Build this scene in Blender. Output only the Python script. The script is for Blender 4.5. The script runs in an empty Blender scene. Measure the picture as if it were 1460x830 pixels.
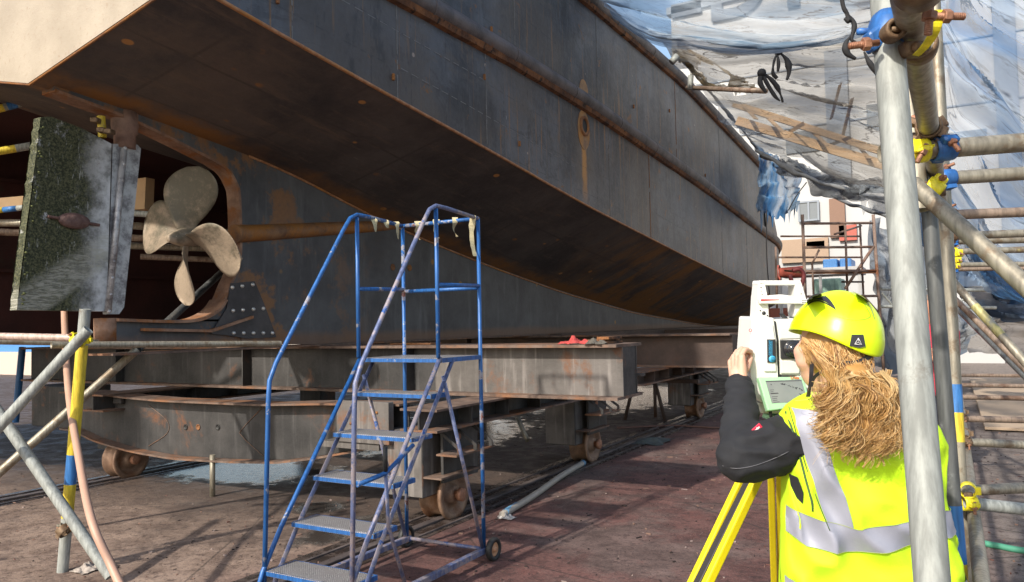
import bpy, bmesh, math, random
from mathutils import Vector, Matrix, noise
R_ = math.radians
S = bpy.context.scene
COL = S.collection
rnd = random.Random(7)

# ---------------------------------------------------------------- camera
F, CX, CY, H = 1100.0, 730.0, 415.0, 1.6
_y = Vector((625, 35, F)).normalized()
_x = -Vector((-1941, 87, F)); _x = (_x - _y * _x.dot(_y)).normalized()
_z = _y.cross(_x)
if _z.y > 0: _z = -_z
CAM = Vector((0, 0, H))
RIGHT = Vector((_x.x, _y.x, _z.x)); DOWN = Vector((_x.y, _y.y, _z.y)); FWD = Vector((_x.z, _y.z, _z.z))
cam_d = bpy.data.cameras.new('camera'); cam = bpy.data.objects.new('camera', cam_d); COL.objects.link(cam)
m = Matrix((RIGHT, -DOWN, -FWD)).transposed().to_4x4(); m.translation = CAM
cam.matrix_world = m
cam_d.sensor_width = 36; cam_d.lens = F * 36 / 1460
cam_d.clip_start = 0.05; cam_d.clip_end = 2000
S.camera = cam
# ---------------------------------------------------------------- light
SUN_DIR = Vector((0.13, 0.90, -0.66)).normalized()          # the way the light travels
sun_d = bpy.data.lights.new('sun', 'SUN'); sun_d.energy = 3.5; sun_d.angle = R_(1.3); sun_d.color = (1.0, 0.93, 0.82)
sun = bpy.data.objects.new('sun', sun_d); COL.objects.link(sun)
sun.rotation_euler = SUN_DIR.to_track_quat('-Z', 'Y').to_euler(); sun.location = (0, 0, 30)
W_ = bpy.data.worlds.new('World'); S.world = W_; W_.use_nodes = True
nt = W_.node_tree; bg = nt.nodes['Background']
sky = nt.nodes.new('ShaderNodeTexSky'); sky.sky_type = 'NISHITA'; sky.sun_disc = False
src = -SUN_DIR
sky.sun_elevation = math.asin(src.z); sky.sun_rotation = math.atan2(src.x, src.y)
sky.air_density = 1.2; sky.dust_density = 2.0
nt.links.new(sky.outputs[0], bg.inputs[0]); bg.inputs[1].default_value = 0.15
S.view_settings.view_transform = 'Standard'; S.view_settings.look = 'None'
S.view_settings.exposure = 0.55; S.view_settings.gamma = 1
try: S.view_settings.use_curve_mapping = False
except Exception: pass
S.cycles.max_bounces = 8; S.cycles.transparent_max_bounces = 24; S.cycles.sample_clamp_indirect = 8

# ---------------------------------------------------------------- points from the survey of the photo
def ray(px, py):
    return RIGHT * ((px - CX) / F) + DOWN * ((py - CY) / F) + FWD
def W(px, py, d): return CAM + ray(px, py) * d
def PL(px, py, ax, val):
    r = ray(px, py); i = 'xyz'.index(ax)
    return CAM + r * ((val - CAM[i]) / r[i])

# ---------------------------------------------------------------- materials
class G:
    def __init__(s, name, off=None):
        s.m = bpy.data.materials.new(name); s.m.use_nodes = True
        s.t = s.m.node_tree; s.b = s.t.nodes['Principled BSDF']; s.out = s.t.nodes['Material Output']
        s.tc = s.t.nodes.new('ShaderNodeTexCoord'); s.P = s.tc.outputs['Object']; s.UV = s.tc.outputs['UV']
        if off: s.P = s.scale(s.P, off=off)
    def L(s, a, b): s.t.links.new(a, b)
    def put(s, sock, v):
        if hasattr(v, 'is_output'): s.L(v, sock)
        elif isinstance(v, (tuple, list)) and len(v) == 3 and sock.type == 'RGBA': sock.default_value = (*v, 1)
        else: sock.default_value = v
    def math(s, op, a, b=0.0, c=None, clamp=False):
        n = s.t.nodes.new('ShaderNodeMath'); n.operation = op; n.use_clamp = clamp
        s.put(n.inputs[0], a); s.put(n.inputs[1], b)
        if c is not None: s.put(n.inputs[2], c)
        return n.outputs[0]
    def scale(s, v, sc=(1, 1, 1), off=(0, 0, 0), rot=(0, 0, 0)):
        n = s.t.nodes.new('ShaderNodeMapping'); s.L(v, n.inputs[0])
        n.inputs['Scale'].default_value = sc; n.inputs['Location'].default_value = off; n.inputs['Rotation'].default_value = rot
        return n.outputs[0]
    def noise(s, v, sc, det=4, rough=0.55, dist=0.0):
        n = s.t.nodes.new('ShaderNodeTexNoise'); s.L(v, n.inputs['Vector'])
        n.inputs['Scale'].default_value = sc; n.inputs['Detail'].default_value = det
        n.inputs['Roughness'].default_value = rough; n.inputs['Distortion'].default_value = dist
        return n.outputs['Fac']
    def vor(s, v, sc, feat='F1'):
        n = s.t.nodes.new('ShaderNodeTexVoronoi'); n.feature = feat; s.L(v, n.inputs['Vector']); n.inputs['Scale'].default_value = sc
        return n.outputs['Distance']
    def step(s, v, a, b):
        n = s.t.nodes.new('ShaderNodeMapRange'); n.interpolation_type = 'SMOOTHSTEP'
        s.put(n.inputs[0], v); n.inputs[1].default_value = a; n.inputs[2].default_value = b
        return n.outputs[0]
    def mix(s, f, a, b):
        n = s.t.nodes.new('ShaderNodeMix'); n.data_type = 'RGBA'
        s.put(n.inputs[0], f); s.put(n.inputs[6], a); s.put(n.inputs[7], b)
        return n.outputs[2]
    def sep(s, v):
        n = s.t.nodes.new('ShaderNodeSeparateXYZ'); s.L(v, n.inputs[0]); return n.outputs
    def bump(s, h, st=0.3, d=0.01):
        n = s.t.nodes.new('ShaderNodeBump'); s.L(h, n.inputs['Height']); n.inputs['Strength'].default_value = st; n.inputs['Distance'].default_value = d
        s.L(n.outputs[0], s.b.inputs['Normal'])
    def set(s, **k):
        for a, v in k.items(): s.put(s.b.inputs[{'col': 'Base Color', 'rough': 'Roughness', 'metal': 'Metallic', 'spec': 'Specular IOR Level',
            'alpha': 'Alpha', 'coat': 'Coat Weight', 'sheen': 'Sheen Weight', 'em': 'Emission Color', 'ems': 'Emission Strength',
            'trans': 'Transmission Weight', 'sss': 'Subsurface Weight'}[a]], v)
        return s.m

def worn(name, c1, c2, rust=(0.20, 0.065, 0.018), rust_amt=0.4, sc=3.0, rough=0.6, metal=0.0, bump=0.25, rsc=2.2, streak=0.0, dust=None, bsc=40):
    g = G(name); P = g.P
    n1 = g.noise(P, sc, 6, 0.65); n2 = g.noise(g.scale(P, off=(5, 3, 1)), rsc, 8, 0.7, 0.3); n3 = g.noise(P, bsc, 5, 0.6)
    col = g.mix(g.step(n1, 0.3, 0.7), c1, c2)
    if streak:
        st = g.noise(g.scale(P, (9, 9, 0.7)), 2.0, 4, 0.6)
        col = g.mix(g.math('MULTIPLY', g.step(st, 0.5, 0.8), streak), col, tuple(min(1, c * 2.2 + 0.03) for c in c2))
    rm = g.step(n2, 0.72 - rust_amt * 0.4, 0.80 - rust_amt * 0.3)
    col = g.mix(rm, col, g.mix(n3, tuple(c * 0.45 for c in rust), rust))
    if dust: col = g.mix(g.step(g.noise(P, 6, 6, .7), 0.5, 0.75), col, dust)
    rr = g.math('MULTIPLY_ADD', n3, 0.35, rough - 0.17)
    g.bump(g.math('ADD', n3, g.math('MULTIPLY', n1, 0.6)), bump, 0.01)
    return g.set(col=col, rough=rr, metal=metal)

def plain(name, col, rough=0.5, metal=0.0, var=0.15, sc=25, bump=0.1, bd=0.003, **k):
    g = G(name); n = g.noise(g.P, sc, 5, 0.6)
    c = g.mix(n, tuple(x * (1 - var) for x in col), tuple(min(1, x * (1 + var)) for x in col))
    if bump: g.bump(n, bump, bd)
    return g.set(col=c, rough=rough, metal=metal, **k)

def painted_tube(name, base, bands, rough=0.4, metal=0.6):
    """galvanised or painted tube with chips"""
    g = G(name); n = g.noise(g.P, 18, 6, 0.7); n2 = g.noise(g.scale(g.P, (30, 30, 3)), 2, 5, .6); n3 = g.noise(g.scale(g.P, off=(3, 3, 3)), 7, 7, .7)
    c = g.mix(g.step(n2, .3, .7), tuple(x * .66 for x in base), tuple(min(1, x * 1.2) for x in base))
    for chip, lo, hi in bands: c = g.mix(g.step(n3, lo, hi), c, chip)
    g.bump(n, 0.25, 0.002)
    return g.set(col=c, rough=g.math('MULTIPLY_ADD', n, 0.3, rough - .15), metal=metal)

MT = {}
def hull_mat():
    g = G('hull_plate', (-5.87, 3.18, 1.436)); P = g.P; X, Y, Z = g.sep(P)
    n1 = g.noise(P, 1.1, 7, .65); n2 = g.noise(P, 22, 6, .65); st = g.noise(g.scale(P, (1, 4, .8)), 2.2, 7, .7); big = g.noise(g.scale(P, off=(4, 2, 8)), .5, 3, .5)
    c = g.mix(g.step(n1, .36, .64), (.030, .032, .039), (.098, .102, .116))
    pt = g.noise(g.scale(P, (1, .7, 1.3), off=(7, 1, 9)), 1.7, 9, .78, .5); c = g.mix(g.math('MULTIPLY', g.step(pt, .52, .60), .5), c, (.105, .082, .066)); c = g.mix(g.math('MULTIPLY', g.step(pt, .47, .42), .5), c, (.026, .027, .033))
    c = g.mix(g.math('MULTIPLY', g.step(st, .50, .74), .32), c, (.16, .165, .18))
    c = g.mix(g.math('MULTIPLY', g.step(big, .45, .62), .6), c, (.085, .066, .052))
    c = g.mix(g.math('MULTIPLY', g.step(g.noise(g.scale(P, (1, 1.6, .8), off=(4, 4, 4)), 2.0, 8, .75), .54, .66), .6), c, (.020, .019, .021))
    # rust blooms and thin runs
    r = g.noise(g.scale(P, off=(9, 4, 2)), 2.6, 8, .72, .4); run = g.noise(g.scale(P, (1, 7, .25), off=(0, 3, 0)), 2.2, 5, .6)
    c = g.mix(g.math('MULTIPLY', g.step(run, .58, .70), .75), c, (.26, .13, .04))
    c = g.mix(g.step(r, .62, .665), c, g.mix(n2, (.07, .03, .012), (.30, .13, .035)))
    # the run of rust below the outlet
    w = g.math('MULTIPLY_ADD', g.noise(g.scale(P, (1, 2, 3)), 3, 4), .10, -.05)
    dy = g.math('ABSOLUTE', g.math('ADD', g.math('SUBTRACT', Y, OUT_Y), w))
    below = g.math('MULTIPLY', g.step(Z, OUT_Z + .02, OUT_Z - .1), g.step(Z, OUT_Z - 1.15, OUT_Z - .5))
    c = g.mix(g.math('MULTIPLY', g.math('MULTIPLY', g.step(dy, .11, .03), below), .95), c, (.66, .29, .045))
    c = g.mix(g.math('MULTIPLY', g.math('MULTIPLY', g.step(dy, .42, .1), below), .35), c, (.14, .085, .04))
    tick = g.step(g.noise(g.scale(P, (1, 16, 5), off=(2, 2, 2)), 1.6, 3, .5), .76, .80); c = g.mix(g.math('MULTIPLY', tick, .7), c, (.34, .34, .36))
    dr = g.step(g.noise(g.scale(P, (1, 13, .9), off=(6, 1, 2)), 1.5, 4, .6), .66, .74); c = g.mix(g.math('MULTIPLY', dr, .4), c, (.24, .24, .26))
    # rolled mill marks
    v = g.vor(P, 2.3); c = g.mix(g.step(v, .055, .035), c, (.30, .24, .2))
    fr = g.math('ABSOLUTE', g.math('SUBTRACT', g.math('FRACT', g.math('MULTIPLY', Y, 1.8)), .5))
    lz = g.math('ABSOLUTE', g.math('SUBTRACT', g.math('FRACT', g.math('MULTIPLY', g.math('ADD', Z, g.math('MULTIPLY', Y, .05)), 2.9)), .5))
    gh = g.math('MAXIMUM', g.step(fr, .475, .497), g.step(lz, .47, .497))
    dash = g.step(g.noise(g.scale(P, (1, 14, 14)), 1.0, 2, .5), .42, .55)
    c = g.mix(g.math('MULTIPLY', g.math('MULTIPLY', gh, dash), .45), c, (.018, .018, .02))
    g.bump(g.math('ADD', g.math('ADD', g.math('MULTIPLY', n2, .25), n1), g.math('MULTIPLY', fr, .35)), .35, .03)
    return g.set(col=c, rough=g.math('MULTIPLY_ADD', n2, .3, .33), metal=.15)
def bottom_mat():
    g = G('bottom_plate', (-5.87, 3.18, 1.436)); P = g.P; X, Y, Z = g.sep(P)
    n1 = g.noise(P, 1.2, 7, .65); n2 = g.noise(P, 20, 6, .65); br = g.noise(g.scale(P, (2.2, .35, 1), rot=(0, 0, .5)), 4, 6, .7)
    c = g.mix(g.step(n1, .3, .7), (.050, .045, .047), (.115, .102, .098))
    c = g.mix(g.math('MULTIPLY', g.step(br, .52, .72), .6), c, (.17, .125, .095))
    # the orange primer wash near the bow and brown at the stern
    bow = g.step(g.math('ADD', Y, g.math('MULTIPLY', n1, 3)), 11.5, 15)
    wash = g.noise(g.scale(P, (.5, 1.6, 1), rot=(0, 0, .35)), 1.3, 6, .7)
    c = g.mix(g.math('MULTIPLY', g.math('MULTIPLY', bow, g.step(wash, .42, .60)), .9), c, (.26, .125, .035))
    stern = g.step(g.math('ADD', Y, g.math('MULTIPLY', n1, 3)), 8, 4.5)
    c = g.mix(g.math('MULTIPLY', stern, g.math('MULTIPLY', g.step(n1, .35, .65), .6)), c, (.15, .10, .065))
    # hand applied spots
    v = g.vor(g.scale(P, (1, .8, 1)), 2.1); c = g.mix(g.step(v, .085, .055), c, (.45, .22, .07)); v2 = g.vor(g.scale(P, (1, .6, 1), off=(3, 3, 0)), 4.2); c = g.mix(g.math('MULTIPLY', g.step(v2, .16, .08), g.step(n1, .5, .6)), c, (.30, .14, .05))
    sc_ = g.step(g.noise(g.scale(P, (7, .8, 1), rot=(0, 0, .9), off=(1, 1, 1)), 2, 5, .7), .66, .74); c = g.mix(g.math('MULTIPLY', sc_, .5), c, (.20, .18, .17))
    # faint rectangles of the framing behind the plate
    fx = g.math('ABSOLUTE', g.math('SUBTRACT', g.math('FRACT', g.math('MULTIPLY', X, 1.45)), .5)); fy = g.math('ABSOLUTE', g.math('SUBTRACT', g.math('FRACT', g.math('MULTIPLY', Y, .8)), .5))
    ln = g.math('MAXIMUM', g.step(fx, .47, .495), g.step(fy, .48, .496))
    c = g.mix(g.math('MULTIPLY', ln, g.math('MULTIPLY', g.step(n1, .4, .6), .35)), c, (.008, .007, .008))
    # rust by the keel
    k = g.step(g.math('ADD', g.math('ABSOLUTE', g.math('ADD', X, 5.87)), g.math('MULTIPLY', g.noise(P, 5, 5, .7), -.3)), .22, .02)
    c = g.mix(g.math('MULTIPLY', k, g.step(n1, .3, .6)), c, (.26, .12, .035))
    g.bump(g.math('ADD', g.math('MULTIPLY', n2, .5), n1), .3, .02)
    return g.set(col=c, rough=g.math('MULTIPLY_ADD', n2, .3, .45))
def skeg_mat():
    g = G('skeg_plate', (-5.87, 3.18, 1.436)); P = g.P; X, Y, Z = g.sep(P)
    n1 = g.noise(P, 1.3, 7, .65); n2 = g.noise(P, 24, 6, .65); st = g.noise(g.scale(P, (1, 4, .6)), 1.6, 6, .7)
    c = g.mix(g.step(n1, .3, .7), (.05, .05, .055), (.10, .103, .11))
    c = g.mix(g.math('MULTIPLY', g.step(st, .5, .75), .5), c, (.16, .165, .17))
    af = g.step(Y, 7.4, 5.2)
    c = g.mix(g.math('MULTIPLY', af, g.step(g.noise(g.scale(P, off=(2, 8, 3)), 2.2, 7, .7), .5, .6)), c, g.mix(n2, (.14, .065, .03), (.30, .15, .06)))
    v = g.vor(g.scale(P, (1, 1, 1), off=(0, .4, 0)), 1.9); c = g.mix(g.step(v, .10, .06), c, (.30, .16, .045))
    low = g.step(g.math('ADD', Z, g.math('MULTIPLY', n1, -.15)), 1.52, 1.42)
    c = g.mix(g.math('MULTIPLY', low, .6), c, (.20, .10, .05))
    g.bump(g.math('ADD', g.math('MULTIPLY', n2, .4), n1), .25, .02)
    return g.set(col=c, rough=g.math('MULTIPLY_ADD', n2, .3, .4), metal=.1)
def ground_mat():
    g = G('slipway_concrete'); P = g.P; X, Y, Z = g.sep(P)
    n1 = g.noise(P, .55, 6, .6); n2 = g.noise(P, 3.2, 8, .7); n3 = g.noise(P, 34, 7, .72); n4 = g.noise(g.scale(P, off=(7, 7, 7)), 1.3, 6, .65)
    red = g.mix(g.step(n2, .32, .68), (.075, .030, .026), (.175, .080, .068))
    tan = g.mix(g.step(n2, .3, .7), (.16, .105, .078), (.36, .26, .20))  # tan ground at left, its sunlit patches put into the colour
    grey = g.mix(g.step(n2, .3, .7), (.11, .088, .078), (.24, .20, .175))
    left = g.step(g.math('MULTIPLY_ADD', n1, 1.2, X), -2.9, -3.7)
    red = g.mix(g.math('MULTIPLY', g.step(g.noise(g.scale(P, off=(8, 3, 1)), .9, 7, .7), .46, .60), .75), red, g.mix(g.step(n2, .3, .7), (.085, .058, .050), (.18, .130, .115)))
    red = g.mix(g.math('MULTIPLY', g.step(g.noise(g.scale(P, off=(2, 9, 4)), 1.6, 7, .75), .55, .66), .6), red, (.16, .055, .045))
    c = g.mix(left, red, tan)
    right = g.step(g.math('MULTIPLY_ADD', n4, .9, X), .1, .8)
    c = g.mix(right, c, grey)
    c = g.mix(g.math('MULTIPLY', g.step(Y, 12, 22), .8), c, (.24, .20, .17))
    # grit, pale scuffs, dark stains
    c = g.mix(g.math('MULTIPLY', g.step(n3, .56, .72), .4), c, (.26, .19, .165))
    c = g.mix(g.math('MULTIPLY', g.step(n3, .47, .33), .75), c, (.022, .014, .014))
    n6 = g.noise(g.scale(P, off=(4, 1, 5)), 13, 8, .8); c = g.mix(g.math('MULTIPLY', g.step(n6, .50, .38), .75), c, (.035, .016, .014)); c = g.mix(g.math('MULTIPLY', g.step(n6, .58, .68), .45), c, (.27, .19, .165)); n5 = g.noise(g.scale(P, off=(1, 2, 3)), 70, 4, .7); c = g.mix(g.math('MULTIPLY', g.step(n5, .58, .68), .5), c, (.30, .22, .19)); c = g.mix(g.math('MULTIPLY', g.step(n5, .42, .34), .5), c, (.02, .013, .012))
    sp = g.vor(P, 13); c = g.mix(g.math('MULTIPLY', g.step(sp, .10, .05), g.step(n4, .5, .6)), c, (.28, .24, .21))
    cr = g.vor(g.scale(P, (1, 1, 1), off=(.3, .1, 0)), .55, 'DISTANCE_TO_EDGE'); crk = g.step(g.math('ADD', cr, g.math('MULTIPLY', n3, .012)), .014, .006)
    c = g.mix(g.math('MULTIPLY', crk, .6), c, (.02, .014, .012))
    scf = g.step(g.noise(g.scale(P, (6, .5, 1)), 2, 6, .75), .60, .70); c = g.mix(g.math('MULTIPLY', scf, .35), c, (.30, .22, .19))
    c = g.mix(g.math('MULTIPLY', g.step(n4, .52, .70), .5), c, (.05, .032, .03))
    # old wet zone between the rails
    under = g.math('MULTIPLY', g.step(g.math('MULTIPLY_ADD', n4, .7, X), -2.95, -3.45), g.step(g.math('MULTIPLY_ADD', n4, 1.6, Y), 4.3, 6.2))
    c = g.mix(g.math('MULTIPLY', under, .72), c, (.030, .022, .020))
    def blob(cx, cy, rx, ry, edge=.35):
        dx = g.math('DIVIDE', g.math('SUBTRACT', X, cx), rx); dy = g.math('DIVIDE', g.math('SUBTRACT', Y, cy), ry)
        d = g.math('SQRT', g.math('ADD', g.math('MULTIPLY', dx, dx), g.math('MULTIPLY', dy, dy)))
        return g.step(g.math('ADD', d, g.math('MULTIPLY_ADD', n2, 1.6, -.8)), 1.0, 1.0 - edge)
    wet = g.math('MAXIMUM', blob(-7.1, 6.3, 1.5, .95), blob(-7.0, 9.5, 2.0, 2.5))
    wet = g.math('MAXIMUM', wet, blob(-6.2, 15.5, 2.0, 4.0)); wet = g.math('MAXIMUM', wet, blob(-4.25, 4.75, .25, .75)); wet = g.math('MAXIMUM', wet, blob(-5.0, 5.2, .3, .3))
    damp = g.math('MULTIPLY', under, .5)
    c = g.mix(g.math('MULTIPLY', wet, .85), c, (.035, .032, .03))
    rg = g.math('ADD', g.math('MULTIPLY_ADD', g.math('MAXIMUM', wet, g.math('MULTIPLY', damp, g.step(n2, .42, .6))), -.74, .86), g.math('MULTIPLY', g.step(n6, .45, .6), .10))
    hgt = g.math('ADD', g.math('ADD', g.math('MULTIPLY', n3, .7), g.math('MULTIPLY', n6, .8)), g.math('MULTIPLY', n2, .9))
    rip = g.noise(g.scale(P, (1, 3, 1)), 16, 4, .6)
    hgt = g.math('ADD', g.math('MULTIPLY', hgt, g.math('SUBTRACT', 1.0, g.math('MULTIPLY', wet, .93))), g.math('MULTIPLY', g.math('MULTIPLY', rip, wet), .12))
    g.bump(hgt, .55, .03)
    return g.set(col=c, rough=rg)
def net_mat(name, tint, dark, op=.5, crease=.9, su=1.3, sv=14, ang=0.0, bands=None, ct=.018):
    """woven debris netting: threads scatter and pass light, gaps let the view through"""
    g = G(name); uv = g.scale(g.UV, rot=(0, 0, -ang))
    a = g.noise(g.scale(uv, (su, sv, 1)), 1.6, 5, .62, .25); b = g.noise(g.scale(uv, (su * .8, sv * .45, 1), off=(3, 1, 0), rot=(0, 0, .12)), 1.6, 4, .55, .2)
    c_ = g.noise(g.scale(uv, (su * 2.5, sv * 2.2, 1), off=(6, 2, 0), rot=(0, 0, -.1)), 1.6, 3, .55, .3)
    w = g.noise(g.scale(uv, (su, sv * .4, 1), off=(2, 7, 0)), 2, 3)
    ln = g.step(g.math('ABSOLUTE', g.math('SUBTRACT', a, .5)), ct, .001)
    ln2 = g.step(g.math('ABSOLUTE', g.math('SUBTRACT', b, .47)), ct * .55, .001)
    ln3 = g.math('MULTIPLY', g.step(g.math('ABSOLUTE', g.math('SUBTRACT', c_, .5)), .014, .0), g.step(w, .45, .6))
    line = g.math('MULTIPLY', g.math('MAXIMUM', g.math('MAXIMUM', ln, ln2), g.math('MULTIPLY', ln3, .6)), g.step(w, .25, .6))
    al = g.math('ADD', op - .18, g.math('MULTIPLY', g.step(b, .35, .65), .36))
    al = g.math('MAXIMUM', al, g.math('MULTIPLY', line, crease))
    col = g.mix(g.step(a, .3, .7), tint, tuple(min(1, x * 1.2 + .05) for x in tint))
    if bands: col = g.mix(g.step(g.noise(g.scale(uv, (su * .6, sv * .28, 1), off=(1, 5, 0)), 2, 4, .6), .45, .60), col, bands)
    col = g.mix(g.math('MULTIPLY', line, .75), col, dark)
    d = g.t.nodes.new('ShaderNodeBsdfDiffuse'); tr = g.t.nodes.new('ShaderNodeBsdfTranslucent'); tp = g.t.nodes.new('ShaderNodeBsdfTransparent')
    g.L(col, d.inputs[0]); g.L(col, tr.inputs[0])
    m1 = g.t.nodes.new('ShaderNodeMixShader'); m1.inputs[0].default_value = .4; g.L(d.outputs[0], m1.inputs[1]); g.L(tr.outputs[0], m1.inputs[2])
    m2 = g.t.nodes.new('ShaderNodeMixShader'); g.L(al, m2.inputs[0]); g.L(tp.outputs[0], m2.inputs[1]); g.L(m1.outputs[0], m2.inputs[2])
    g.L(m2.outputs[0], g.out.inputs[0])
    bp = g.t.nodes.new('ShaderNodeBump'); bp.inputs['Strength'].default_value = .5; bp.inputs['Distance'].default_value = .06
    g.L(a, bp.inputs['Height']); g.L(bp.outputs[0], d.inputs['Normal'])
    return g.m

# ---------------------------------------------------------------- mesh builder
def wloc(o):
    v = Vector((0, 0, 0))
    while o: v = v + o.location; o = o.parent
    return v
class MB:
    def __init__(s): s.b = bmesh.new()
    def poly(s, pts, mi=0):
        try:
            f = s.b.faces.new([s.b.verts.new(p) for p in pts]); f.material_index = mi; return f
        except ValueError: return None
    def hexa(s, c, mi=0):     # 8 corners: bottom ring 0-3, top ring 4-7
        v = [s.b.verts.new(p) for p in c]
        for q in ((3, 2, 1, 0), (4, 5, 6, 7), (0, 1, 5, 4), (1, 2, 6, 5), (2, 3, 7, 6), (3, 0, 4, 7)):
            f = s.b.faces.new([v[i] for i in q]); f.material_index = mi
        return s
    def box(s, lo, hi, mi=0, bev=0, seg=1):
        x0, y0, z0 = lo; x1, y1, z1 = hi
        n0 = len(s.b.verts)
        s.hexa([(x0, y0, z0), (x1, y0, z0), (x1, y1, z0), (x0, y1, z0), (x0, y0, z1), (x1, y0, z1), (x1, y1, z1), (x0, y1, z1)], mi)
        if bev:
            s.b.verts.ensure_lookup_table(); vs = s.b.verts[n0:]; es = {e for v in vs for e in v.link_edges}
            bmesh.ops.bevel(s.b, geom=list(es), offset=bev, segments=seg, affect='EDGES', profile=.5)
        return s
    def obox(s, c, ax, ay, az, mi=0, bev=0, seg=1):   # centre + half axes
        c, ax, ay, az = map(Vector, (c, ax, ay, az)); n0 = len(s.b.verts)
        s.hexa([c - ax - ay - az, c + ax - ay - az, c + ax + ay - az, c - ax + ay - az, c - ax - ay + az, c + ax - ay + az, c + ax + ay + az, c - ax + ay + az], mi)
        if bev:
            s.b.verts.ensure_lookup_table(); vs = s.b.verts[n0:]; es = {e for v in vs for e in v.link_edges}
            bmesh.ops.bevel(s.b, geom=list(es), offset=bev, segments=seg, affect='EDGES', profile=.5)
        return s
    def prism(s, pts, off, mi=0):   # polygon extruded by vector off
        off = Vector(off); a = [s.b.verts.new(p) for p in pts]; b = [s.b.verts.new(Vector(p) + off) for p in pts]; n = len(a)
        fs = [s.b.faces.new(a), s.b.faces.new(b[::-1])] + [s.b.faces.new([a[i], b[i], b[(i + 1) % n], a[(i + 1) % n]]) for i in range(n)]
        for f in fs: f.material_index = mi
        return s
    def tube(s, pts, r, n=12, mi=0, caps=True, flat=None):   # r: number or list
        pts = [Vector(p) for p in pts]; rs = r if isinstance(r, (list, tuple)) else [r] * len(pts)
        rings = []; up = None
        for i, p in enumerate(pts):
            t = (pts[min(i + 1, len(pts) - 1)] - pts[max(i - 1, 0)]).normalized()
            if up is None:
                up = Vector((0, 0, 1)) if abs(t.z) < .9 else Vector((1, 0, 0))
            u = t.cross(up)
            if u.length < 1e-5: u = t.cross(Vector((0, 1, 0)))
            u.normalize(); v = u.cross(t).normalized(); up = v
            rings.append([s.b.verts.new(p + u * (math.cos(2 * math.pi * k / n) * rs[i]) + v * (math.sin(2 * math.pi * k / n) * rs[i] * (flat or 1))) for k in range(n)])
        for a, b in zip(rings, rings[1:]):
            for k in range(n):
                f = s.b.faces.new([a[k], b[k], b[(k + 1) % n], a[(k + 1) % n]]); f.smooth = True; f.material_index = mi
        if caps:
            for rg in (rings[0][::-1], rings[-1]):
                f = s.b.faces.new(rg[::-1]); f.material_index = mi
        return s
    def lathe(s, c, axis, prof, n=32, mi=0):   # prof: list of (t along axis, radius), closed at ends when r=0
        c = Vector(c); ax = Vector(axis).normalized(); u = ax.orthogonal().normalized(); v = ax.cross(u); rings = []
        for t, r in prof:
            if r < 1e-6: rings.append([s.b.verts.new(c + ax * t)])
            else: rings.append([s.b.verts.new(c + ax * t + u * math.cos(2 * math.pi * k / n) * r + v * math.sin(2 * math.pi * k / n) * r) for k in range(n)])
        for a, b in zip(rings, rings[1:]):
            for k in range(n):
                k2 = (k + 1) % n
                vs = [a[k % len(a)], b[k % len(b)], b[k2 % len(b)], a[k2 % len(a)]]
                vs = list(dict.fromkeys(vs))
                if len(vs) > 2:
                    f = s.b.faces.new(vs); f.smooth = True; f.material_index = mi
        return s
    def ball(s, c, r, sx=(1, 1, 1), sub=3, mi=0, mat=None):
        M = Matrix.Translation(Vector(c)) @ (mat.to_4x4() if mat else Matrix.Identity(4)) @ Matrix.Diagonal((sx[0] * r, sx[1] * r, sx[2] * r, 1))
        res = bmesh.ops.create_icosphere(s.b, subdivisions=sub, radius=1, matrix=M)
        for v in res['verts']:
            for f in v.link_faces: f.smooth = True; f.material_index = mi
        return s
    def cap(s, a, b, ra, rb, n=14):  # tapered capsule for remeshing
        a, b = Vector(a), Vector(b); s.tube([a, a.lerp(b, .5), b], [ra, (ra + rb) / 2, rb], n); s.ball(a, ra, sub=2); s.ball(b, rb, sub=2); return s
    def mesh(s, name, norm=True):
        if norm: bmesh.ops.recalc_face_normals(s.b, faces=s.b.faces)
        me = bpy.data.meshes.new(name); s.b.to_mesh(me); s.b.free(); return me
    def build(s, name, mats, parent=None, smooth=None, org=None, norm=True):
        me = s.mesh(name, norm); return link(me, name, mats, parent, smooth, org)
def link(me, name, mats, parent=None, smooth=None, org=None):
    if not isinstance(mats, (list, tuple)): mats = [mats]
    me.materials.clear() if len(me.materials) else None
    for x in mats: me.materials.append(x)
    o = bpy.data.objects.new(name, me); COL.objects.link(o)
    if parent: o.parent = parent; off = wloc(parent)
    elif org is not None: off = Vector(org); o.location = off
    else:
        if len(me.vertices):
            xs = [v.co.x for v in me.vertices]; ys = [v.co.y for v in me.vertices]; zs = [v.co.z for v in me.vertices]
            off = Vector(((min(xs) + max(xs)) / 2, (min(ys) + max(ys)) / 2, min(zs)))
        else: off = Vector((0, 0, 0))
        o.location = off
    me.transform(Matrix.Translation(-off))
    if smooth is True:
        for p in me.polygons: p.use_smooth = True
    elif smooth is False:
        for p in me.polygons: p.use_smooth = False
    return o
def empty(name, loc, label=None, cat=None, group=None):
    o = bpy.data.objects.new(name, None); o.empty_display_size = .2; COL.objects.link(o); o.location = Vector(loc); tag(o, label, cat, group); return o
def tag(o, label=None, cat=None, group=None, kind=None):
    for k, v in (('label', label), ('category', cat), ('group', group), ('kind', kind)):
        if v: o[k] = v
    return o
def evalmesh(o):
    bpy.context.view_layer.update(); dg = bpy.context.evaluated_depsgraph_get()
    me = bpy.data.meshes.new_from_object(o.evaluated_get(dg)); bpy.data.objects.remove(o); return me
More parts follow.
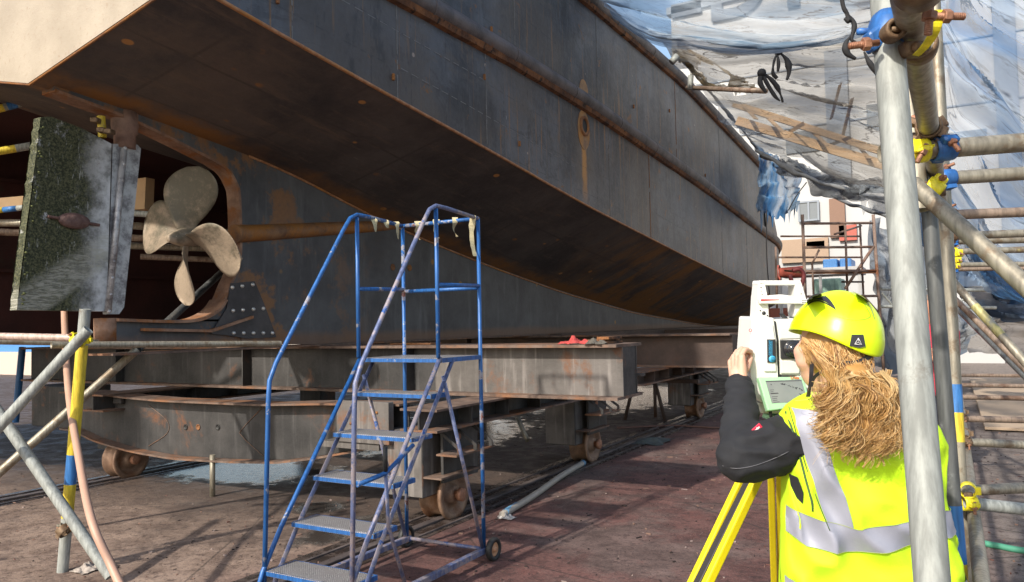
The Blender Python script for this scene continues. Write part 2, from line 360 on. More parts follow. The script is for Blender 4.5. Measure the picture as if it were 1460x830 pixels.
def remesh(mb, voxel, smooth=4, noise_amp=0, noise_sc=10, fn=None):
    me = mb.mesh('tmp'); o = bpy.data.objects.new('tmp', me); COL.objects.link(o)
    md = o.modifiers.new('r', 'REMESH'); md.mode = 'VOXEL'; md.voxel_size = voxel
    if smooth: s = o.modifiers.new('s', 'SMOOTH'); s.iterations = smooth; s.factor = .5
    me = evalmesh(o)
    if fn:
        ns = [v.normal.copy() for v in me.vertices]
        for v, n in zip(me.vertices, ns): v.co += n * fn(v.co)
    for p in me.polygons: p.use_smooth = True
    return me
def interp(tab, x):
    if x <= tab[0][0]: return tab[0][1] + (x - tab[0][0]) * (tab[1][1] - tab[0][1]) / (tab[1][0] - tab[0][0])
    for (a, fa), (b, fb) in zip(tab, tab[1:]):
        if x <= b: return fa + (fb - fa) * (x - a) / (b - a)
    a, b = tab[-2], tab[-1]; return b[1] + (x - b[0]) * (b[1] - a[1]) / (b[0] - a[0])
def smoothtab(tab, x, w=.8):
    return sum(interp(tab, x + d * w) for d in (-1, -.5, 0, .5, 1)) / 5
def crv(pts, n):   # catmull-rom through points
    pts = [Vector(p) for p in pts]; out = []; m = len(pts) - 1
    for i in range(n + 1):
        t = i / n * m; k = min(int(t), m - 1); u = t - k
        p0 = pts[k - 1] if k else pts[0] * 2 - pts[1]; p1, p2 = pts[k], pts[k + 1]; p3 = pts[k + 2] if k + 2 <= m else pts[m] * 2 - pts[m - 1]
        out.append(.5 * ((2 * p1) + (p2 - p0) * u + (2 * p0 - 5 * p1 + 4 * p2 - p3) * u * u + (3 * p1 - p0 - 3 * p2 + p3) * u ** 3))
    return out
def copytree(o, parent=None, dv=None, label=None):
    c = o.copy(); COL.objects.link(c); c.parent = parent
    if dv is not None: c.location = o.location + Vector(dv)
    for ch in list(o.children): copytree(ch, c)
    if label: c['label'] = label
    return c

KX = -5.87; HX = -4.15
OUT = PL(832, 180, 'x', HX); OUT_Y, OUT_Z = OUT.y, OUT.z
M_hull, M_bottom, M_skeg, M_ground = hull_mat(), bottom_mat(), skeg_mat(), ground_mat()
M_rust = worn('rusty_steel', (.13, .055, .028), (.28, .13, .055), rust=(.36, .15, .04), rust_amt=.7, sc=5, rough=.8, bump=.5)
M_rail = worn('rubbing_pipe_steel', (.035, .029, .030), (.135, .11, .105), rust=(.26, .10, .035), rust_amt=.22, sc=2.5, rough=.55, bump=.5, rsc=3)
M_beam = worn('cradle_steel', (.020, .0195, .020), (.056, .053, .052), rust=(.20, .085, .04), rust_amt=.42, sc=2.2, rough=.62, streak=.35, rsc=1.6)
M_beam2 = worn('cradle_steel_pale', (.080, .072, .066), (.155, .14, .13), rust=(.23, .11, .06), rust_amt=.45, sc=2.2, rough=.7, streak=.5, rsc=1.5)  # paler copy of the cradle steel; paints the sunlit length of the cap beam
M_dbeam = worn('far_cradle_steel', (.05, .032, .026), (.10, .065, .05), rust=(.15, .065, .035), rust_amt=.45, sc=2, rough=.65)
M_edge = worn('rusty_flange_edge', (.075, .048, .036), (.19, .13, .10), rust=(.30, .14, .07), rust_amt=.6, sc=6, rough=.75)
M_wheel = worn('wheel_iron', (.17, .10, .065), (.33, .21, .14), rust=(.25, .11, .05), rust_amt=.55, sc=8, rough=.6, metal=.3)
M_black = plain('black_rubber', (.02, .02, .02), .6)
M_galv = painted_tube('galvanised_tube', (.30, .315, .295), [((.17, .155, .13), .58, .70), ((.40, .41, .39), .30, .22)], .62, .1)
M_oldtube = painted_tube('old_scaffold_tube', (.30, .27, .21), [((.20, .15, .10), .52, .62), ((.42, .36, .16), .66, .72)], .5, .4)
M_brntube = painted_tube('brown_scaffold_tube', (.27, .20, .15), [((.15, .09, .06), .5, .62)], .6, .2)
M_darktube = painted_tube('dark_scaffold_tube', (.115, .12, .12), [((.22, .23, .23), .56, .66), ((.06, .10, .18), .68, .75)], .5, .35)
M_bluep = painted_tube('blue_band_paint', (.035, .16, .42), [((.12, .14, .17), .64, .7)], .5, 0)
M_yelp = painted_tube('yellow_band_paint', (.66, .50, .04), [((.28, .22, .12), .62, .7)], .5, 0)
M_clamp = worn('clamp_iron', (.10, .06, .035), (.22, .15, .09), rust=(.26, .12, .05), rust_amt=.5, sc=30, rough=.6, metal=.4)
M_bolt = worn('bolt_iron', (.26, .12, .07), (.42, .22, .14), rust=(.30, .12, .06), rust_amt=.5, sc=40, rough=.55, metal=.4)
M_clblue = painted_tube('clamp_blue_paint', (.03, .13, .38), [((.14, .09, .06), .60, .66)], .4, 0)
M_clyel = painted_tube('clamp_yellow_paint', (.80, .68, .02), [((.22, .15, .08), .66, .72)], .4, 0)
M_pink = painted_tube('pinkish_tube', (.52, .38, .32), [((.36, .25, .2), .6, .7)], .55, .1)
M_ply = plain('plywood', (.50, .30, .14), .75, var=.3, sc=6)
M_timber = plain('raw_timber', (.50, .33, .18), .8, var=.25, sc=8)

# ================================================================= SETTING
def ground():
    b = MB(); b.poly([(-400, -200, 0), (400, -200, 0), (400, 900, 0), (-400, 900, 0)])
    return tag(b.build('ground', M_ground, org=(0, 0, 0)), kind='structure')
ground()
g = G('wet_groove'); n = g.noise(g.P, 9, 6, .7)
M_groove = g.set(col=g.mix(g.step(n, .35, .65), (.022, .018, .017), (.075, .055, .047)), rough=g.math('MULTIPLY_ADD', g.step(n, .5, .6), .5, .25)); 
for X0 in (-3.73, -8.0):
    b = MB()
    b.box((X0 - .30, -6, -.02), (X0 + .22, 60, .004))
    tag(b.build('track_bed', M_groove, org=(0, 0, 0)), kind='structure')
for X0, lab in ((-3.73, 'rusty rail under the cradle wheels nearest the blue steps'), (-8.0, 'far rail behind the fish bellied crossbeam')):
    b = MB()
    b.box((X0 - .035, -6, .004), (X0 + .035, 60, .022), bev=.004)
    b.box((X0 - .19, -6, .0045), (X0 - .165, 60, .014)); b.box((X0 + .15, -6, .0045), (X0 + .172, 60, .013))
    tag(b.build('slipway_rail', M_rail), lab, 'rail', 'rails of the slipway')
# loose chips and grit on the concrete
def chips():
    b = MB(); r = random.Random(3)
    for i in range(2600):
        y = r.uniform(2.0, 12.5) if r.random() < .8 else r.uniform(2, 20); x = r.uniform(-5.2, 2.2) if r.random() < .85 else r.uniform(-9.5, -5)
        l = r.uniform(.003, .012) * (2.6 if r.random() < .08 else 1); w = l * r.uniform(.15, .6); h = r.uniform(.001, .005); a = r.uniform(0, 6.28)
        if -8.6 < x < -5.4 and 5.2 < y < 7.4: continue
        c, s_ = math.cos(a), math.sin(a); mi = r.choice((0, 0, 0, 0, 0, 1, 1, 3, 2))
        b.obox((x, y, h + .001), (c * l, s_ * l, r.uniform(-.002, .002)), (-s_ * w, c * w, 0), (0, 0, h), mi)
    ms = [plain('chip_dark', (.03, .02, .018), .8, bump=0), plain('chip_wood', (.20, .12, .09), .8, bump=0), plain('chip_pale', (.27, .21, .19), .8, bump=0), plain('chip_red', (.12, .05, .04), .8, bump=0)]
    tag(b.build('loose_debris', ms, org=(0, 0, 0)), 'loose chips of wood rust and grit scattered over the slipway', 'debris', kind='stuff')
chips()

# ================================================================= SHIP
kz = [(3.18, 3.457), (3.94, 3.40), (5.6, 3.20), (6.68, 2.93), (8, 2.68), (9.74, 2.41), (12.1, 2.10), (15.45, 1.77), (20.7, 1.45), (26, 1.3)]
cz = [(3.18, 3.83), (4.75, 3.65), (6.79, 3.448), (9.24, 3.17), (13.44, 2.80), (18.6, 2.39), (26, 2.0)]
rz = [(3.18, 4.55), (5.72, 4.59), (7.3, 4.61), (9.4, 4.575), (14.95, 4.31), (22.7, 3.77), (27, 3.46)]
dz = [(3.18, 5.98), (9.88, 6.05), (13.8, 6.06), (20.65, 5.63), (26, 5.3)]
def hullx(y, z):     # half breadth
    s = 22.0 - 2.2 * min(1, max(0, (z - 3.9) / 1.8)); e = 27.0
    if y <= s: return 1.72
    t = min(1, (y - s) / (e - s)); return 1.72 * max(0.001, 1 - t ** 2.0)
ship = empty('ship', (KX, 3.18, 1.436), 'grey steel ship hull on a slipway cradle seen from its propeller end', 'ship')
YS = [3.18 + i * .28 for i in range(int((27 - 3.18) / .28) + 1)] + [27.0]
def side(sgn, name):
    b = MB(); grid = []
    for y in YS:
        z0, z1, z2 = smoothtab(cz, y), smoothtab(rz, y), smoothtab(dz, y); col = []
        for z in [z0 + (z1 - z0) * k / 4 for k in range(4)] + [z1 + (z2 - z1) * k / 5 for k in range(6)]:
            col.append(b.b.verts.new((KX + sgn * hullx(y, z), y, z)))
        grid.append(col)
    for a, c in zip(grid, grid[1:]):
        for k in range(9):
            f = b.b.faces.new([a[k], c[k], c[k + 1], a[k + 1]]); f.smooth = True
    # welds standing 3 mm proud
    if sgn > 0:
        for wy, lo, hi, mi in ((4.1, 0, 1, 1), (5.35, 0, 1, 1), (6.85, 0, 1, 1), (7.5, 1, 2, 1), (9.85, 1, 2, 1), (11.9, 0, 1, 2), (13.4, 1, 2, 2), (10.2, 0, 1, 1), (16.4, 0, 2, 1), (18.7, 0, 1, 1)):
            zz = [smoothtab(t, wy) for t in (cz, rz, dz)]; xx = HX + .001
            n = 22
            for k in range(n):
                za = zz[lo] + (zz[hi] - zz[lo]) * k / n; zb = zz[lo] + (zz[hi] - zz[lo]) * (k + .93) / n
                if rnd.random() < .12: continue
                w = rnd.uniform(.003, .008) if mi == 1 else rnd.uniform(.008, .014)
                b.box((xx - .003, wy - w, za), (xx + .003, wy + w, zb), mi)
        for zc, ya, yb in ((.30, 5.4, 9.0), (.62, 4.0, 6.8), (.3, 12.2, 15)):
            y = ya
            while y < yb:
                z0, z1 = smoothtab(cz, y), smoothtab(rz, y); z = z0 + (z1 - z0) * zc
                z0b, z1b = smoothtab(cz, y + .1), smoothtab(rz, y + .1); zb = z0b + (z1b - z0b) * zc
                b.hexa([(HX - .001, y, z), (HX + .002, y, z), (HX + .002, y + .1, zb), (HX - .001, y + .1, zb), (HX - .001, y, z + .008), (HX + .002, y, z + .008), (HX + .002, y + .1, zb + .008), (HX - .001, y + .1, zb + .008)], 1)
                y += .16
    o = b.build(name, [M_hull, M_weld, M_rust], ship, norm=False); return o
M_weld = plain('pale_weld', (.17, .165, .16), .7, var=.4)
side(1, 'hull_side'); side(-1, 'hull_side')
def bottom():
    b = MB(); NX = 14
    for sgn in (1, -1):
        grid = []
        for y in YS:
            zk, zc = smoothtab(kz, y, .5), smoothtab(cz, y); hb = hullx(y, zc)
            grid.append([b.b.verts.new((KX + sgn * hb * k / NX, y, zk + (zc - zk) * (k / NX) ** 1.03)) for k in range(NX + 1)])
        for a, c in zip(grid, grid[1:]):
            for k in range(NX):
                f = b.b.faces.new([a[k], a[k + 1], c[k + 1], c[k]]); f.smooth = True
    b.build('hull_bottom', M_bottom, ship, norm=False)
bottom()
# rusty chine weld
b = MB(); ys = [y for y in YS if y < 26]
b.tube([(KX + hullx(y, 3) + .002, y, smoothtab(cz, y)) for y in ys], .015, 6)
b.tube([(KX + .085, y, smoothtab(kz, y, .5) + .01) for y in ys if y > 5], .012, 6)
b.build('chine_weld', worn('weld_rust', (.26, .11, .045), (.46, .24, .12), rust=(.55, .24, .06), rust_amt=.5, sc=14, rough=.7), ship)
# transom
g = G('transom_plate'); n1 = g.noise(g.P, 1.6, 6, .6); n2 = g.noise(g.P, 30, 7, .7)
c = g.mix(g.step(n1, .3, .7), (.32, .27, .205), (.42, .36, .28)); c = g.mix(g.math('MULTIPLY', g.step(n2, .55, .7), .4), c, (.24, .15, .09))
g.bump(n2, .3, .01); M_transom = g.set(col=c, rough=.6)
b = MB(); y0 = 3.165
prof = [(KX + 1.72, smoothtab(dz, 3.18)), (KX + 1.72, smoothtab(cz, 3.18)), (KX, smoothtab(kz, 3.18, .5)), (KX - 1.72, smoothtab(cz, 3.18)), (KX - 1.72, smoothtab(dz, 3.18))]
b.prism([(x, y0 - .012, z) for x, z in prof], (0, .02, 0)); b.build('transom', M_transom, ship)
b = MB(); b.tube([(x, y0, z - .008) for x, z in prof[1:4]], .010, 6); b.build('transom_edge', M_rust, ship)
# deck sheet and inner bulkhead so the hull is closed
b = MB()
for (ya, yb) in zip(YS, YS[1:]):
    za, zb = smoothtab(dz, ya) - .25, smoothtab(dz, yb) - .25; xa, xb = hullx(ya, za + .2) - .01, hullx(yb, zb + .2) - .01
    b.poly([(KX - xa, ya, za), (KX + xa, ya, za), (KX + xb, yb, zb), (KX - xb, yb, zb)])
b.build('deck', M_hull, ship)
# rub rail and deck-edge pipe
def edge_pipe(name, tab, r, flange, ymax, y0=3.18):
    b = MB(); pts = []; fl = []
    for y in [y0 + i * .12 for i in range(int((ymax - y0) / .12) + 1)]:
        z = smoothtab(tab, y); x = KX + hullx(y, z) + .005; w = 1 + .03 * noise.noise(Vector((y * 2.3, 0, 0)))
        pts.append(Vector((x, y, z))); fl.append(w)
    b.tube(pts, [r * w for w in fl], 18)
    i = 0
    for i in range(9, len(pts) - 6, 13):    # joints between pipe lengths
        p = pts[i]; q = pts[i + 1]; b.tube([p, p.lerp(q, .22)], r * 1.035, 18)
    b.build(name, M_rail, ship, norm=True)
    b = MB()
    for a, c in zip(pts, pts[1:]):
        j = .012 * noise.noise(Vector((a.y * 1.7, 3, 0)))
        b.hexa([a + Vector((-.02, 0, -r * 1.0 - flange + j)), a + Vector((r * .42, 0, -r * 1.0 - flange * .6 + j)), c + Vector((r * .42, 0, -r - flange * .6 + j)), c + Vector((-.02, 0, -r - flange + j)),
                a + Vector((-.02, 0, -r * .4)), a + Vector((r * .72, 0, -r * .5)), c + Vector((r * .72, 0, -r * .5)), c + Vector((-.02, 0, -r * .4))])
    b.build(name + '_rusty_seat', M_rustdk, ship)
M_rustdk = worn('rust_scale', (.05, .024, .016), (.26, .11, .04), rust=(.016, .012, .011), rust_amt=.5, sc=3, rough=.9, bump=.8, rsc=9)
edge_pipe('rub_rail', rz, .105, .05, 24.6)
edge_pipe('deck_edge_pipe', dz, .11, .04, 21.2)
b = MB(); b.prism([(KX + 1.6, 20.9, 5.6), (KX + 1.73, 20.6, 5.6), (KX + 1.76, 20.9, 3.85), (KX + 1.6, 21.2, 3.85)], (0, .02, 0)); b.build('stem_bracket', M_hull, ship)
# overboard outlet
b = MB(); o = OUT
b.lathe((HX - .02, o.y, o.z), (1, 0, 0), [(0, 0.095), (0.05, 0.095), (.05, .135), (0, .135)], 28)
oo = b.build('discharge_outlet', M_rust, ship)
b = MB(); b.lathe((HX - .02, o.y, o.z), (1, 0, 0), [(.03, 0), (.03, .098)], 28); b.build('outlet_bore', M_black, oo)
b = MB(); p1 = PL(832, 128, 'x', HX)
b.prism([(HX + .001, o.y + math.cos(a) * .19, o.z - .05 + math.sin(a) * .27) for a in [k * .3927 for k in range(16)]], (.004, 0, 0))
b.prism([(HX + .001, p1.y + math.cos(a) * .14, p1.z - .03 + math.sin(a) * .17) for a in [k * .3927 for k in range(16)]], (.004, 0, 0))
b.build('outlet_pad', worn('pad_rust', (.22, .12, .06), (.42, .24, .10), rust=(.55, .25, .06), rust_amt=.7, sc=8), ship)
# small lugs on plating
for (x, y, z) in ((954, 158, .05), (395, 0, .0), (903, 152, 0), (700, 42, 0), (1005, 250, 0), (740, 205, 0), (560, 110, 0), (690, 110, .02)):
    p = PL(x, y, 'x', HX); b = MB(); b.box((HX - .01, p.y - .012, p.z - .03), (HX + .02, p.y + .012, p.z + .03), bev=.004); b.build('lug', M_rust, ship)
# skeg
def fin():
    bot = [(3.3, 3.43), (3.94, 3.345), (4.6, 3.19), (4.80, 3.135), (4.92, 3.08), (5.0, 2.98), (5.04, 2.85), (5.05, 2.35), (5.0, 2.15), (4.92, 2.0), (4.86, 1.88), (4.77, 1.78), (4.62, 1.71), (4.45, 1.685), (4.2, 1.685), (3.80, 1.70), (3.80, 1.535), (5.5, 1.436)]
    ybot = [(5.5 + i * .5, 1.436 if 5.5 + i * .5 < 20.7 else 1.436 - (5.5 + i * .5 - 20.7) * .01) for i in range(1, 42)]
    path = bot + ybot
    b = MB(); T = .08
    def strip(lo, hi, T=T):
        ring = [[b.b.verts.new((KX + sx * T, y, z)) for sx, (y, z) in ((-1, l), (1, l), (1, h), (-1, h))] for l, h in zip(lo, hi)]
        for p, q in zip(ring, ring[1:]):
            for k in range(4): b.b.faces.new([p[k], q[k], q[(k + 1) % 4], p[(k + 1) % 4]])
        b.b.faces.new(ring[0]); b.b.faces.new(ring[-1][::-1])
    tz = lambda y: smoothtab(kz, y, .5) + .06
    up = bot[:6] + [(5.05, 2.85)]
    strip(up, [(y, tz(y)) for y, z in up])
    ap = [(y, z) for y, z in bot[6:16]]
    strip([(5.05, z) for y, z in ap], [(y, z) for y, z in ap], T - .002)
    lo = [(5.05, 1.46)] + ybot; strip(lo, [(y, max(tz(y), z + .01)) for y, z in lo])
    sole = [(5.05, 1.46, 1.69), (4.62, 1.488, 1.70), (4.45, 1.498, 1.68), (4.2, 1.512, 1.683), (3.80, 1.535, 1.70)]
    strip([(y, z) for y, z, h in sole], [(y, h) for y, z, h in sole], T - .012)
    b.build('skeg', M_skeg, ship, smooth=False)
    # flange plate lining the propeller aperture
    b = MB(); ap = [Vector((KX, y, z)) for y, z in bot[:16]]; ap = crv(ap, 60)
    for a, c in zip(ap, ap[1:]):
        t = (c - a).normalized(); nrm = Vector((0, -t.z, t.y)) * .012; w = Vector((.084, 0, 0)) if a.z > 1.9 else Vector((.115, 0, 0))
        b.hexa([a - w - nrm, a + w - nrm, c + w - nrm, c - w - nrm, a - w + nrm, a + w + nrm, c + w + nrm, c - w + nrm])
    b.build('aperture_flange', M_flange, ship, smooth=False)
    b = MB(); p = [PL(x, y, 'x', KX + .13) for x, y in ((207, 470), (303, 472), (362, 452))]
    for a, c in zip(p, p[1:]): b.hexa([Vector((KX + .065, a.y, a.z - .012)), a - Vector((0, 0, .012)), c - Vector((0, 0, .012)), Vector((KX + .065, c.y, c.z - .012)), Vector((KX + .065, a.y, a.z + .012)), a + Vector((0, 0, .012)), c + Vector((0, 0, .012)), Vector((KX + .065, c.y, c.z + .012))])
    b.build('skeg_stiffener', M_flange, ship)
    b = MB(); b.lathe((KX, 3.76, 1.53), (0, 0, 1), [(0, 0), (0, .085), (.185, .085), (.185, .05), (.185, 0)], 24); b.build('rudder_heel_bearing', M_flange, ship)
    b = MB(); b.box((KX - .16, 3.72, 1.418), (KX + .16, 20, 1.434)); b.build('keel_plate', M_edge, ship)
M_flange = worn('flange_rust', (.17, .09, .055), (.34, .20, .13), rust=(.36, .13, .03), rust_amt=.6, sc=7, rough=.65, rsc=4)
fin()
b = MB()
pts = [Vector((KX + .07, 4.98, 2.50)), Vector((KX + .07, 5.3, 2.54)), Vector((KX + .065, 6.2, 2.665)), Vector((KX + .055, 6.9, 2.76)), Vector((KX + .02, 7.6, 2.85))]
b.tube(crv(pts, 30), [.088 - .025 * (i / 30) for i in range(31)], 20)
b.build('shaft_tube', worn('shaft_tube_rust', (.12, .06, .035), (.28, .15, .07), rust=(.42, .17, .035), rust_amt=.7, sc=6, rough=.6, rsc=3), ship)
# bolted anode plate
b = MB(); X1 = KX + .082
pp = [PL(x, y, 'x', X1) for x, y in ((328, 404), (362, 401), (378, 440), (393, 481), (352, 483), (322, 478), (300, 476), (322, 440))]
b.prism(pp, (.012, 0, 0)); pl = b.build('bolted_plate', worn('bolted_plate_steel', (.035, .032, .035), (.075, .07, .072), rust_amt=.15, rough=.5, metal=.2), ship)
M_stud = plain('bright_bolt', (.62, .62, .60), .35, .6)
for x, y in [(331, 410), (345, 408), (360, 406), (332, 443), (346, 442), (361, 441), (375, 440), (333, 475), (347, 475), (361, 475), (375, 475), (388, 475)]:
    p = PL(x, y, 'x', X1 + .012); b = MB(); b.lathe(p, (1, 0, 0), [(0, .019), (.012, .017), (.02, .009), (.022, 0)], 12); b.build('bolt', M_stud, pl)
for x, y in ((560, 381), (584, 382)):
    p = PL(x, y, 'x', X1); b = MB(); b.lathe(p, (1, 0, 0), [(-.005, 0), (-.005, .04), (.006, .04), (.006, .025), (.001, .02), (.001, 0)], 18); b.build('plug', M_rust, ship)

# propeller
g = G('propeller_bronze'); n1 = g.noise(g.P, 2.6, 6, .65); n2 = g.noise(g.P, 45, 7, .75); n3 = g.noise(g.scale(g.P, off=(3, 6, 1)), 7, 7, .7)
X, Y, Z = g.sep(g.P)
c = g.mix(g.step(n1, .3, .7), (.24, .19, .14), (.38, .30, .22)); c = g.mix(g.math('MULTIPLY', g.step(g.math('ADD', g.math('MULTIPLY', n3, .9), g.math('MULTIPLY', Z, .30)), .36, .60), .85), c, (.085, .080, .055)); sp = g.vor(g.P, 26); c = g.mix(g.math('MULTIPLY', g.step(sp, .16, .08), g.step(n3, .55, .68)), c, (.45, .40, .32)); c = g.mix(g.step(n2, .58, .66), c, (.22, .18, .12))
g.bump(g.math('ADD', n2, g.math('MULTIPLY', sp, -.5)), .6, .006); M_prop = g.set(col=c, rough=.55, metal=.15)
HUB = Vector((KX, 4.50, 2.43)); AX = Vector((0, -1, -.145)).normalized()
prop = empty('propeller', HUB); prop.parent = ship; prop.location = HUB - ship.location
U = Vector((1, 0, 0)); V = U.cross(AX).normalized()
if V.z < 0: V = -V
def blade(ang, Rr, wmax, skew, pitch=.75):
    b = MB(); er = U * math.sin(ang) + V * math.cos(ang); et = U * math.cos(ang) - V * math.sin(ang)
    NR, NC = 22, 12; top, bot_ = [], []
    for i in range(NR + 1):
        t = i / NR; r = .06 + (Rr - .06) * (t ** .9)
        tt = .03 + .97 * t
        w = wmax * (max(0, math.sin(math.pi * min(1, tt) ** 1.08)) ** .58) * (.52 + .48 * tt) * 1.12 + .006 + (.05 if t < .12 else 0) * (1 - t / .12)
        th = math.atan2(pitch * .6, max(r, .13) * 2.4); sk = skew * t * t
        a, c_ = [], []
        for j in range(NC + 1):
            s = (j / NC * 2 - 1); ct, st = s * w * .5 + sk, 0
            cc = et * math.cos(th) - AX * math.sin(th)
            p = HUB + er * r + cc * ct + AX * (-.05 * t * t - .02 * (1 - s * s))
            # keep the chord wrapped on a cylinder
            thick = .011 * (1 - s * s) ** .5 * (1 - .7 * t) + .0015
            nn = (er.cross(cc)).normalized()
            a.append(b.b.verts.new(p + nn * thick)); c_.append(b.b.verts.new(p - nn * thick))
        top.append(a); bot_.append(c_)
    for i in range(NR):
        for j in range(NC):
            b.b.faces.new([top[i][j], top[i + 1][j], top[i + 1][j + 1], top[i][j + 1]])
            b.b.faces.new([bot_[i][j], bot_[i][j + 1], bot_[i + 1][j + 1], bot_[i + 1][j]])
        for j in (0, NC):
            q = [top[i][j], bot_[i][j], bot_[i + 1][j], top[i + 1][j]]; b.b.faces.new(q if j == 0 else q[::-1])
    b.b.faces.new([top[NR][j] for j in range(NC + 1)] + [bot_[NR][j] for j in range(NC, -1, -1)])
    b.build('blade', M_prop, prop, smooth=True)
for k, a in enumerate((15, 107, 194, 284)): blade(R_(a), .64, .56, .05, .62)
b = MB(); b.lathe(HUB, AX, [(-.30, 0), (-.30, .075), (-.1, .085), (.05, .078), (.12, .055), (.17, .03), (.18, 0)], 28); b.build('hub', M_prop, prop)

# rudder
g = G('rudder_plate', (0, .62, .264)); n1 = g.noise(g.P, 3.2, 7, .7); n2 = g.noise(g.P, 60, 6, .75); X, Y, Z = g.sep(g.P)
# object coordinates: local to the ship origin
yy = g.math('ADD', g.math('ADD', Y, g.math('MULTIPLY', Z, -.10)), g.math('MULTIPLY_ADD', n1, .55, -.27))
weed = g.math('MULTIPLY', g.step(yy, .50, .18), g.step(g.noise(g.P, 5, 6, .8), .30, .42))
c = g.mix(g.step(n1, .35, .62), (.20, .20, .205), (.60, .60, .61)); c = g.mix(g.math('MULTIPLY', g.step(n1, .6, .7), .7), c, (.19, .13, .115))
gr = g.mix(g.step(n2, .4, .65), (.020, .026, .010), (.13, .13, .065)); c = g.mix(weed, c, gr)
# fan of scraped growth, lower part
sw = g.noise(g.scale(g.P, (1, 3, 16), rot=(.5, 0, 0)), 3, 5, .7, 1.4)
fz = g.math('ADD', Z, g.math('MULTIPLY', g.math('SUBTRACT', Y, .25), -.75))
fan = g.math('MULTIPLY', g.step(fz, .42, .50), g.step(fz, .80, .68))
fan = g.math('MULTIPLY', fan, g.step(Y, .70, .5))
scr_ = g.step(g.noise(g.scale(g.P, (1, 6, 1.2), rot=(.3, 0, 0)), 5, 6, .75), .60, .66); c = g.mix(g.math('MULTIPLY', scr_, .6), c, (.55, .55, .52))
c = g.mix(g.math('MULTIPLY', fan, g.math('MULTIPLY_ADD', g.step(sw, .42, .6), .6, .3)), c, (.40, .39, .33))
g.bump(g.math('MULTIPLY_ADD', g.math('MULTIPLY', n2, weed), 1.0, n1), .8, .012)
M_rud = g.set(col=c, rough=g.math('MULTIPLY_ADD', weed, .4, .45), metal=g.math('MULTIPLY_ADD', weed, -.3, .3))
rud = empty('rudder', (KX, 3.8, 1.7)); rud.parent = ship; rud.location = Vector((KX, 3.8, 1.7)) - ship.location
b = MB(); edge = []
oc = [(58, 167), (72, 166), (115, 182), (159, 205), (152, 444), (24, 442)]
pp = [PL(x, y, 'x', KX + .045) for x, y in oc]
left = [pp[5].lerp(pp[0], k / 40) + Vector((0, .014 * noise.noise(Vector((k * .9, 0, 0))), 0)) for k in range(1, 40)]
poly = pp + left
b.prism(poly, (-.09, 0, 0)); bmesh.ops.triangulate(b.b, faces=[f for f in b.b.faces if len(f.verts) > 4])
b.build('rudder_blade', M_rud, rud).data.transform(Matrix.Identity(4))
g = G('rudder_steel'); n1 = g.noise(g.P, 9, 7, .7); M_rudst = g.set(col=g.mix(g.step(n1, .35, .6), (.18, .17, .18), (.50, .50, .51)), rough=.45, metal=.35); 
b = MB(); pp = [PL(x, y, 'x', KX + .03) for x, y in ((161, 205), (196, 206), (201, 212), (177, 438), (170, 448), (153, 448))]
b.prism(pp, (-.06, 0, 0)); b.build('rudder_flap', M_rudst, rud)
b = MB(); a, c = PL(177, 212, 'x', KX + .05), PL(154, 444, 'x', KX + .05); n = 10
b.tube([a, c], .026, 12)
for k in range(n + 1):
    p = a.lerp(c, k / n); b.ball(p + Vector((.012, 0, 0)), .018, sub=2)
b.build('hinge_tube', M_rudst, rud)
b = MB(); a = PL(178, 172, 'x', KX); c = PL(177, 212, 'x', KX)
b.lathe((KX, a.y, c.z), (0, 0, 1), [(0, 0), (0, .082), (.12, .085), (.13, .10), (.17, .10), (.18, .105), (.34, .105), (.34, 0)], 28); b.build('rudder_stock', worn('stock_rust', (.14, .085, .07), (.27, .17, .13), rust_amt=.4, sc=9, rough=.6), rud)
b = MB(); p = PL(106, 315, 'x', KX + .06)
b.ball(p, 1, (.035, .125, .062), 3)
b.tube([p + Vector((0, -.20, .012)), p + Vector((0, .20, -.012))], .012, 8); b.build('anode', worn('anode_zinc', (.10, .05, .042), (.17, .10, .085), rust_amt=.2, sc=20, bump=.6), rud, smooth=False)
b = MB()
r2 = random.Random(5); a, c = PL(58, 170, 'x', KX), PL(24, 440, 'x', KX)
for i in range(420):
    p = a.lerp(c, r2.random()) + Vector((r2.uniform(-.05, .05), r2.uniform(-.012, .03), 0)); s_ = r2.uniform(.004, .011)
    b.ball(p, s_, (1, 1.4, 1), sub=1)
b.build('weed_fringe', plain('weed', (.13, .14, .05), .9, var=.7, sc=50), rud)['kind'] = 'stuff'
#PART2
# ================================================================= CRADLES
def ibeam(b, a, c, h, wd, tf=.022, tw=.016, mi=0, mf=1, up=(0, 0, 1)):
    """I section from a to c (centres of the bottom flange), web plane along the run"""
    a, c = Vector(a), Vector(c); t = (c - a); L = t.length; t.normalize(); u = Vector(up); s = t.cross(u).normalized(); mid = (a + c) / 2
    b.obox(mid + u * tf / 2, t * L / 2, s * wd / 2, u * tf / 2, mf); b.obox(mid + u * (h - tf / 2), t * L / 2, s * wd / 2, u * tf / 2, mf)
    b.obox(mid + u * h / 2, t * (L / 2 - .003), s * tw / 2, u * (h / 2 - tf), mi)
def wheel(parent, c, r=.18):
    b = MB(); x, y, z = c
    b.lathe((x, y, z), (1, 0, 0), [(-.09, 0), (-.09, r * .35), (-.08, r * .42), (-.055, r * .5), (-.055, r * .8), (-.13, r * .9), (-.135, r * 1.16), (-.12, r * 1.18), (-.105, r), (.05, r * .99), (.052, r * 1.17), (.075, r * 1.2), (.085, r * 1.16), (.085, r * .92), (.05, r * .82), (.04, r * .5), (.085, r * .42), (.095, r * .3), (.095, 0)], 40)
    w = b.build('wheel', M_wheel, parent)
    b = MB(); b.lathe((x, y, z), (1, 0, 0), [(-.15, 0), (-.15, .035), (.13, .035), (.13, .055), (.165, .055), (.17, .04), (.17, 0)], 20); b.build('axle', M_bolt, w)
